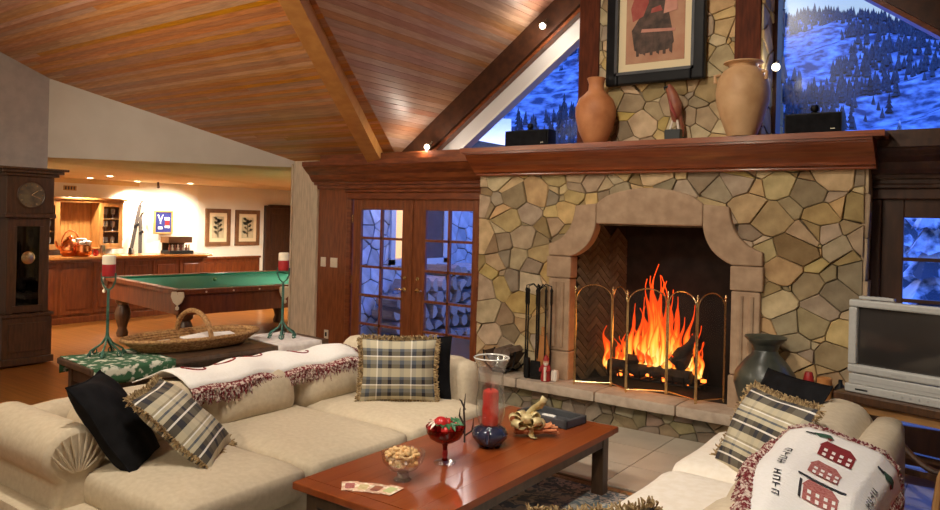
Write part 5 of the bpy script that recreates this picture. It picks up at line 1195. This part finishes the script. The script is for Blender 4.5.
dr = CB(-9.215, 3.87, .62, -9.185, 4.21, .70, 'waist_door'); CB(-9.215, 3.87, 1.62, -9.185, 4.21, 1.72, 'door_rail', dr); CB(-9.215, 3.87, .70, -9.185, 3.915, 1.62, 'door_stile', dr); CB(-9.215, 4.165, .70, -9.185, 4.21, 1.62, 'door_stile', dr)
MB().box((-9.203, 3.915, .70), (-9.199, 4.165, 1.62)).build('door_glass', 'smoke_glass', dr)
pd = MB().tube([(-9.30, 4.04, 1.30), (-9.30, 4.04, 1.70)], .006, 6).build('pendulum_rod', 'brass', ck)
o = MB().lathe([(.002, -.008), (.06, -.006), (.075, 0), (.06, .006), (.002, .008)], (0, 0, 0), 24).build('pendulum_bob', 'brass', ck, local=True, smooth=True); o.location = (.02 + .11, 0, 1.255); o.rotation_euler = (0, PI / 2, 0)
for k, y_ in enumerate((3.97, 4.04, 4.11)): MB().lathe([(.024, 1.38), (.026, 1.39), (.026, 1.54), (.024, 1.55)], (-9.34, y_, 0), 12).build('weight', 'dial', ck, smooth=True)
CB(-9.50, 3.76, 1.72, -9.13, 4.32, 1.77, 'hood_moulding'); hd = CB(-9.48, 3.78, 1.77, -9.16, 4.30, 2.20, 'hood')
o = MB().lathe([(.145, 0), (.145, .010), (.13, .012)], (0, 0, 0), 30).build('dial', 'dial', hd, local=True, smooth=True); o.location = (.165, 0, 1.985); o.rotation_euler = (0, PI / 2, 0); o.parent = ck
MB().lathe([(.15, .002), (.16, .012), (.15, .016), (.143, .012)], (0, 0, 0), 30, cap=False).build('bezel', 'door_dark', o, local=True, smooth=True)
MB().bar((0, 0, .014), (-.05, .07, .014), .008, .002).bar((0, 0, .014), (.04, .10, .014), .006, .002).build('hand', 'brass', o, local=True)
for k in range(12): a = 2 * PI * k / 12; MB().bar((.112 * math.cos(a), .112 * math.sin(a), .0125), (.128 * math.cos(a), .128 * math.sin(a), .0125), .008, .002).build('hour_mark', 'brass', o, local=True)
CB(-9.50, 3.74, 2.20, -9.12, 4.34, 2.235, 'cornice'); CB(-9.50, 3.70, 2.235, -9.08, 4.38, 2.27, 'cornice'); CB(-9.50, 3.66, 2.27, -9.05, 4.42, 2.30, 'cornice_top')

ck.location.y -= .04

# ------------------------------------------------------------------ bar, back cabinet, bottles and pictures in the games room
br = thing('bar_counter', 'long reddish wooden bar with panelled front and polished orange top', 'bar', (-12.2, 6.9, 0))
CB(-12.55, 5.2, .0, -12.12, 8.36, 1.03, 'body', br, 'bar_wood', 0); CB(-12.12, 5.2, 0, -12.09, 8.38, .10, 'kick_board', br, 'bar_wood')
for k in range(6):
    y0 = 5.25 + k * .52; pn = CB(-12.12, y0, .14, -12.10, y0 + .47, .98, 'panel', br, 'bar_wood', .008); CB(-12.10, y0 + .07, .22, -12.085, y0 + .40, .90, 'raised_field', pn, 'bar_wood', .012)
CB(-12.12, 5.2, .98, -12.06, 8.40, 1.03, 'cornice', br, 'bar_wood', .012)
ctp = CB(-12.62, 5.15, 1.03, -11.96, 8.44, 1.075, 'worktop', None, 'counter_wood', .012); tag(ctp, 'polished orange wooden worktop on the bar', 'worktop')
hb_ = thing('back_bar_cabinet', 'oak back bar cabinet with glazed doors behind the bar', 'cabinet', (-13.98, 7.0, 1.1))
CX0, CX1 = -14.18, -13.82
CB(CX0, 5.85, 1.12, CX0 + .03, 7.72, 2.02, 'back_panel', hb_, 'cabinet_wood', 0)
for y0 in (5.85, 6.52, 7.26, 7.70): CB(CX0, y0, 1.12, CX1 - .02, y0 + .03, 2.02, 'upright', hb_, 'cabinet_wood')
CB(CX0, 5.8, 2.02, CX1 + .04, 7.79, 2.06, 'cornice', hb_, 'cabinet_wood', .01); CB(CX0, 5.85, 1.97, CX1, 7.74, 2.02, 'frieze', hb_, 'cabinet_wood'); CB(CX0, 5.85, 1.10, CX1, 7.74, 1.13, 'bottom_board', hb_, 'cabinet_wood')
for k in range(10): CB(CX0 + .03, 6.56 + k * .070, 1.13, CX0 + .04, 6.56 + k * .070 + .066, 1.97, 'beadboard', hb_, 'cabinet_wood', .004)
for y0, y1 in ((5.88, 6.52), (7.27, 7.71)):
    d_ = MB().box((CX1 - .02, y0, 1.13), (CX1, y0 + .07, 1.97)).box((CX1 - .02, y1 - .07, 1.13), (CX1, y1, 1.97)).box((CX1 - .02, y0 + .07, 1.13), (CX1, y1 - .07, 1.20)).box((CX1 - .02, y0 + .07, 1.90), (CX1, y1 - .07, 1.97)).build('door', 'cabinet_wood', hb_, bevel=.005)
    box('pane', 'pane_glass', (CX1 - .012, y0 + .07, 1.20), (CX1 - .009, y1 - .07, 1.90), d_); MB().lathe([(.004, 0), (.014, .02), (.004, .03)], (CX1 + .012, y0 + .04, 1.5), 8).build('knob', 'brass', d_)
    for z in (1.42, 1.66): CB(CX0 + .03, y0, z, CX1 - .04, y1, z + .015, 'shelf', hb_, 'cabinet_wood', 0)
rr = random.Random(12)
for sh, z in enumerate((1.131, 1.436, 1.676)):
    for y0, y1, dn in ((6.05, 6.46, 'left'), (7.34, 7.64, 'right')):
        for k in range(3):
            o = MB().lathe([(.03, 0), (.032, .005), (.006, .012), (.006, .07), (.035, .09), (.04, .15), (.038, .19)], (CX1 - .14 - .06 * (k % 2), y0 + .05 + k * (y1 - y0 - .1) / 2, z), 12).build('goblet', 'glassware_shelf', smooth=True)
            tag(o, '%s goblet on the %s shelf behind the %s cabinet door' % (('left', 'middle', 'right')[k], ('bottom', 'middle', 'top')[sh], dn), 'glass', 'goblets in the back bar cabinet')
bb = CB(-14.18, 5.6, 0, -13.75, 7.72, .95, 'back_counter', None, 'bar_wood', .01); tag(bb, 'low wooden counter along the wall under the glazed cabinet', 'counter')
BT = 1.0755
def kettle(c, s_, nm, lb, mm, handle=True, spout=True):
    t3 = thing(nm, lb, 'kettle', tuple(c)); c = Vector(c)
    MB().lathe([(.09 * s_, 0), (.12 * s_, .03 * s_), (.13 * s_, .10 * s_), (.10 * s_, .18 * s_), (.05 * s_, .22 * s_), (.055 * s_, .24 * s_), (.01, .27 * s_)], c, 20).build('body', mm, t3, smooth=True)
    if handle: MB().tube([c + Vector((0, .11 * s_ * math.cos(a), (.16 + .17 * math.sin(a)) * s_)) for a in [PI * i / 10 for i in range(11)]], .012 * s_, 7).build('handle', mm, t3, smooth=True)
    if spout: MB().tube([c + Vector((0, -.10 * s_, .08 * s_)), c + Vector((0, -.17 * s_, .13 * s_)), c + Vector((0, -.19 * s_, .19 * s_))], [.03 * s_, .02 * s_, .014 * s_], 8).build('spout', mm, t3, smooth=True)
kettle((-12.35, 6.02, BT), 1.25, 'copper_kettle', 'shiny copper kettle with arched handle on the bar', 'copper')
uc = thing('copper_pot', 'hammered copper pot holding white flowers on the bar', 'pot', (-12.12, 6.06, BT))
MB().lathe([(.08, 0), (.11, .03), (.125, .10), (.11, .17), (.115, .19)], (-12.12, 6.12, BT), 20).build('body', 'copper', uc, smooth=True)
for k in range(9):
    a = 2.4 * k; rad = .03 + .01 * k; p = Vector((-12.12 + rad * math.cos(a), 6.12 + rad * math.sin(a), BT + .24 + .03 * math.sin(k * 2)))
    o = MB().lathe([(.004, -.06), (.03, -.005), (.038, .01), (.02, .022), (.002, .026)], p, 7).build('white_flower', 'flower_white', smooth=True); tag(o, 'white blossom standing in the copper pot on the bar', 'flower', 'white flowers in the copper pot')
for nm, lb, y_, h_, r_, mm, x in (('red_glass_cup', 'small red glass cup on the bar beside the copper pot', 6.36, .11, .045, 'wax_red', -12.2), ('pewter_mug', 'pewter mug standing on the bar behind the red cup', 6.5, .17, .05, 'pewter', -12.25), ('glass_jar', 'small pale glass jar near the skis on the bar', 7.05, .10, .035, 'glassware_shelf', -12.3), ('dark_ornament', 'small dark ornament at the foot of the skis on the bar', 6.98, .12, .03, 'black_base', -12.25)):
    tag(MB().lathe([(r_ * .8, 0), (r_, h_ * .15), (r_ * .95, h_ * .6), (r_ * .7, h_ * .85), (r_ * .8, h_)], (x, y_, BT), 14).build(nm, mm, smooth=True), lb, 'cup')
for k, (b0, t0, lb) in enumerate((((-13.9, 7.93, 1.0), (-14.10, 8.22, 1.96), 'left wooden ski leaning against the games room wall'), ((-13.85, 8.10, 1.0), (-14.06, 8.22, 1.72), 'shorter right wooden ski leaning against the games room wall'))):
    b0, t0 = Vector(b0), Vector(t0); sk_ = thing('wooden_ski', lb, 'ski', tuple(b0), 0, 'old skis leaning on the wall')
    MB().bar(b0 - (t0 - b0) * .6, t0, .07, .02, (1, 0, 0)).tube([t0, t0 + Vector((.02, .02, .06)), t0 + Vector((.06, .03, .09))], .02, 6).build('board', 'twig', sk_, bevel=.004)
    MB().bar(b0.lerp(t0, .55) + Vector((.02, -.03, 0)), b0.lerp(t0, .6) + Vector((.03, .04, 0)), .05, .03, (1, 0, 0)).build('binding', 'iron', sk_)
def wall_pic(name, label, y0, y1, z0, z1, x, fm, mm, fw_, art):
    p = thing(name, label, 'picture', (x, (y0 + y1) / 2, z0)); b = MB()
    for a, c, d_, e_ in ((y0, y0 + fw_, z0, z1), (y1 - fw_, y1, z0, z1), (y0 + fw_, y1 - fw_, z0, z0 + fw_), (y0 + fw_, y1 - fw_, z1 - fw_, z1)): b.box((x, a, d_), (x + .04, c, e_))
    b.build('frame', fm, p, bevel=.006); MB().box((x + .005, y0 + fw_ * .8, z0 + fw_ * .8), (x + .02, y1 - fw_ * .8, z1 - fw_ * .8)).build('mat_board', mm, p)
    cy_, cz2 = (y0 + y1) / 2, (z0 + z1) / 2; w_, h_ = (y1 - y0) / 2 - fw_, (z1 - z0) / 2 - fw_
    for pl, m3 in art: MB().prism([(x + .021, cy_ + w_ * a, cz2 + h_ * c) for a, c in pl], [(x + .023, cy_ + w_ * a, cz2 + h_ * c) for a, c in pl]).build('artwork', m3, p)
def plantart(s_):
    A = [([(-.66, -.75), (.66, -.75), (.66, .75), (-.66, .75)], 'paper_aged'), ([(-.06, -.7), (.06, -.7), (.04, .4), (-.04, .4)], 'botanic')]
    rr = random.Random(s_)
    for k in range(7):
        z = -.45 + k * .16; sg = 1 if k % 2 else -1; L = rr.uniform(.42, .62)
        A.append(([(0, z), (sg * L * .6, z + .02), (sg * L, z + .2), (sg * L * .5, z + .24)], 'botanic'))
    A.append(([(-.2, .3), (.2, .3), (.12, .6), (-.12, .6)], 'botanic')); return A
wall_pic('botanical_print', 'left of two brown framed plant prints above the games room panelling', 9.57, 10.20, 1.12, 1.93, -13.87, 'frame_brown', 'mat_cream', .09, plantart(1))
wall_pic('botanical_print', 'right of two brown framed plant prints, next to the dark door', 10.33, 10.99, 1.12, 1.92, -13.87, 'frame_brown', 'mat_cream', .09, plantart(2))
wall_pic('medal_display', 'blue framed display of ribbon and cards on the bright wall', 8.46, 8.88, 1.38, 1.86, -14.005, 'gold_frame', 'blue_velvet', .035, [([(-.75, .75), (-.6, .75), (-.35, .25), (-.1, .75), (.0, .75), (-.3, .05), (-.4, .05)], 'flower_white'), ([(-.42, -.15), (-.3, -.15), (-.3, .0), (-.42, .0)], 'flower_white'), ([(-.65, -.7), (-.1, -.7), (-.1, -.45), (-.65, -.45)], 'flower_white'), ([(.15, .2), (.8, .2), (.8, .5), (.15, .5)], 'flower_white'), ([(.2, -.35), (.8, -.35), (.8, .15), (.2, .15)], 'weave_red'), ([(.2, -.55), (.8, -.6), (.8, -.35), (.2, -.35)], 'flower_white')])
mbx = thing('music_chest', 'dark model chest with rows of small figures on the bar', 'chest', (-12.2, 7.75, BT))
CB(-12.36, 7.62, BT, -12.06, 8.10, BT + .06, 'base', mbx, 'black_base'); CB(-12.34, 7.60, BT + .20, -12.08, 8.08, BT + .31, 'lid', mbx, 'frame_brown')
CB(-12.36, 7.64, BT + .06, -12.32, 8.08, BT + .2, 'back_board', mbx, 'walnut')
for k in range(8): MB().lathe([(.02, .06), (.024, .10), (.012, .13), (.018, .155), (.004, .175)], (-12.14, 7.66 + k * .056, BT), 8).build('figure', 'robe_white' if k % 2 else 'carving', mbx, smooth=True)
dg = struct(CB(-13.87, 11.24, 0, -13.82, 12.06, 1.98, 'door_4', None, 'door_dark', .006))
for z0, z1 in ((.15, .9), (1.0, 1.85)):
    for y0 in (11.31, 11.69): CB(-13.82, y0, z0, -13.805, y0 + .30, z1, 'panel', dg, 'door_dark', .01)
struct(MB().box((-13.87, 11.12, 0), (-13.79, 11.24, 2.04)).box((-13.87, 11.24, 1.98), (-13.79, 12.16, 2.06)).build('trim_25', 'door_dark', bevel=.008))
vt_ = thing('wall_vent', 'small brass grille high on the wall above the cabinet', 'vent', (-14.19, 6.9, 2.2)); CB(-14.2, 6.76, 2.19, -14.185, 7.0, 2.28, 'plate', vt_, 'gold_frame', .003)
for k in range(4): CB(-14.186, 6.785 + k * .052, 2.205, -14.18, 6.785 + k * .052 + .03, 2.265, 'slot', vt_, 'leather_dark', 0)
tag(box('wall_switch_plate', 'switch_plate', (-13.872, 11.03, 1.05), (-13.862, 11.09, 1.15), bevel=.002), 'cream switch plate beside the dark games room door', 'switch')
def downlight(x, y_, label, e_, tilt=(0, 0, -1), bright=True):
    d_ = thing('recessed_light', label, 'light', (x, y_, GC - .012), 0, 'recessed lights in the games room')
    MB().lathe([(.055, 0), (.085, -.004), (.085, .006), (.055, .01)], (x, y_, GC - .004), 20, cap=False).build('trim_ring', 'white_paint', d_, smooth=True)
    MB().lathe([(.054, .0), (.04, -.008), (.01, -.011)], (x, y_, GC - .004), 18).build('lens', 'lamp_glow', d_, smooth=True)
    L = Vector((x, y_, GC - .05)); lamp('recessed_lamp', 'SPOT', tuple(L), e_, (1, .885, .72), tuple(L + Vector(tilt)), .05, 125, .7)
downlight(-13.5, 6.9, 'glowing recessed light nearest the cabinet', 190)
downlight(-12.3, 6.62, 'brightest recessed light above the bar', 190)
downlight(-13.75, 7.95, 'glowing recessed light above the skis', 180, (-.25, .2, -1))
downlight(-13.2, 8.75, 'glowing recessed light above the blue display', 130, (-.55, -.1, -1))
downlight(-8.3, 8.25, 'added unseen fill light over the pool table', 300)  # this and the next two: added out of view to brighten the games room
downlight(-10.6, 9.9, 'added unseen fill light before the plant prints', 420, (-.5, 0, -1))
downlight(-10.9, 4.6, 'added unseen fill light over the games room floor', 240)
kk = thing('track_spot', 'small dark spot fitting on the games room ceiling', 'spotlight', (-13.6, 8.3, GC)); MB().tube([(-13.6, 8.3, GC), (-13.6, 8.3, GC - .05), (-13.66, 8.34, GC - .10)], [.02, .02, .03], 10).build('can', 'dark_beam', kk, smooth=True)
# ------------------------------------------------------------------ switches by the glazed doors
for x, w_, lb in ((-7.03, .045, 'narrow cream switch plate on the wooden panel'), (-6.84, .06, 'wide cream switch plate nearer the glazed doors')):
    s_ = thing('light_switch', lb, 'switch', (x, 6.595, 1.24)); MB().box((x - w_, 6.588, 1.18), (x + w_, 6.60, 1.30)).build('plate', 'switch_plate', s_, bevel=.003)
    for k in range(1 if w_ < .05 else 2): MB().box((x - .012 + (k - .5) * (.05 if w_ > .05 else 0) + (0 if w_ > .05 else -.0), 6.58, 1.225), (x + .012 + (k - .5) * (.05 if w_ > .05 else 0), 6.59, 1.255)).build('toggle', 'wax_white', s_)
s_ = thing('wall_outlet', 'cream wall outlet low on the wooden panel', 'outlet', (-6.95, 6.595, .3)); box('plate', 'switch_plate', (-6.98, 6.588, .27), (-6.91, 6.60, .38), s_, bevel=.003); box('socket', 'black_base', (-6.96, 6.585, .30), (-6.93, 6.589, .35), s_)

# ------------------------------------------------------------------ television and stand
tv = thing('television', 'silver tube television on a wooden stand by the right door', 'television', (-.83, 5.56, .86), math.radians(-15.5))
# local frame: x to the right along the front, y into the set, z up from the base
W, Hh = .68, .49
b = MB().box((0, 0, 0), (W, .05, .055)).box((0, 0, Hh - .05), (W, .05, Hh)).box((0, 0, .055), (.055, .05, Hh - .05)).box((W - .055, 0, .055), (W, .05, Hh - .05)); b.build('bezel', 'tv_silver', tv, local=True, bevel=.012)
MB().grid(lambda u, v: (.05 + (W - .10) * u, .02 + .012 * ((2 * u - 1) ** 2 + (2 * v - 1) ** 2), .05 + (Hh - .10) * v), 14, 12).build('screen', 'tv_screen', tv, local=True, smooth='all')
MB().hexa([(0, .05, 0), (W, .05, 0), (W - .12, .48, .05), (.12, .48, .05)], [(0, .05, Hh), (W, .05, Hh), (W - .12, .48, Hh - .12), (.12, .48, Hh - .12)]).build('casing', 'tv_silver', tv, local=True, bevel=.01)
MB().box((.28, -.002, .022), (.37, .001, .032)).build('badge', 'tv_grey', tv, local=True)
vc = thing('video_player', 'flat silver video player under the television', 'video player', (-.83, 5.56, .73), math.radians(-15.5))
MB().box((-.01, -.01, .0), (W + .02, .36, .055)).build('lower_body', 'tv_silver', vc, local=True, bevel=.008); MB().box((.01, .0, .055), (W, .34, .125)).build('upper_body', 'tv_silver', vc, local=True, bevel=.008)
MB().box((.06, -.012, .02), (.14, -.009, .03)).build('slot', 'black_base', vc, local=True); MB().box((.02, -.002, .084), (W - .02, .0, .088)).build('groove', 'tv_grey', vc, local=True)
for k in range(5): MB().lathe([(.006, 0), (.006, .006)], (0, 0, 0), 8).build('button', 'tv_grey', vc, local=True).matrix_local = Matrix.Translation((.30 + k * .05, -.010, .03)) @ Matrix.Rotation(PI / 2, 4, 'X')
rm = thing('remote_control', 'slim silver remote lying on top of the television', 'remote', (-.72, 5.60, 1.351), math.radians(-15.5))
MB().rbox((.06, .0, .012), (.11, .022, .011), .006, 3).build('body', 'tv_silver', rm, local=True, smooth=True)
for k in range(6): MB().box((-.03 + k * .03, -.008, .0225), (-.018 + k * .03, .004, .025)).build('key', 'tv_grey', rm, local=True)
ts = thing('tv_stand', 'dark wooden stand with splayed legs under the television', 'stand', (-.83, 5.56, 0), math.radians(-15.5))
MB().box((-.06, -.06, .67), (W + .10, .44, .728)).build('top', 'walnut', ts, local=True, bevel=.008)
MB().box((-.02, -.03, .61), (W + .06, .0, .67)).build('apron', 'bentwood', ts, local=True)
for x0, x1 in ((.02, .06), (W, W - .04)):
    for y_ in (.0, .36): MB().bar((x0, y_, .0), (x1, y_, .67), .05, .05).build('leg', 'walnut', ts, local=True)
MB().bar((.05, .0, .30), (W, .0, .30), .04, .04).bar((.05, .36, .30), (W, .36, .30), .04, .04).build('stretcher', 'walnut', ts, local=True)
MB().tube([(.20 + .38 * k / 10, .0, .63 - .30 * math.sin(PI * k / 20)) for k in range(11)], .022, 8).build('brace', 'walnut', ts, local=True)
# bentwood chair with a red cloth behind the pale sofa
bc_ = thing('bentwood_chair', 'bentwood armchair with curved arm behind the pale sofa', 'chair', (.12, 4.2, 0))
MB().tube([(-.20, 4.50, .64), (-.22, 4.36, .60), (-.23, 4.20, .50), (-.225, 4.08, .36), (-.20, 4.04, .20), (-.18, 4.06, .0)], .018, 8).build('arm', 'bentwood', bc_, smooth=True)
MB().tube([(.40, 4.50, .64), (.42, 4.36, .60), (.43, 4.20, .50), (.425, 4.08, .36), (.40, 4.04, .20), (.38, 4.06, .0)], .018, 8).build('arm', 'bentwood', bc_, smooth=True)
MB().rbox((.10, 4.12, .36), (.30, .28, .03), .02, 3).build('seat', 'bentwood', bc_, smooth=True)
for x in (-.17, .37): MB().tube([(x, 4.40, .0), (x, 4.42, .36), (x, 4.50, .95)], .018, 8).build('back_post', 'bentwood', bc_, smooth=True)
MB().rbox((.10, 4.47, .78), (.26, .015, .16), .012, 3).build('backrest', 'bentwood', bc_, smooth=True)
for x in (-.16, .36): MB().tube([(x, 3.88, 0), (x, 3.90, .34)], .018, 8).build('leg', 'bentwood', bc_)
rc_ = MB().grid(lambda u, v: (-.22 + .62 * u, 3.86 + .46 * v, .405 + .01 * math.sin(u * 9 + v * 4) - (.10 * max(0, .12 - v) / .12)), 16, 12).build('red_blanket', 'red_cloth', smooth='all'); rc_.modifiers.new('solid', 'SOLIDIFY').thickness = .02; tag(rc_, 'folded red striped blanket on the bentwood chair seat', 'blanket')
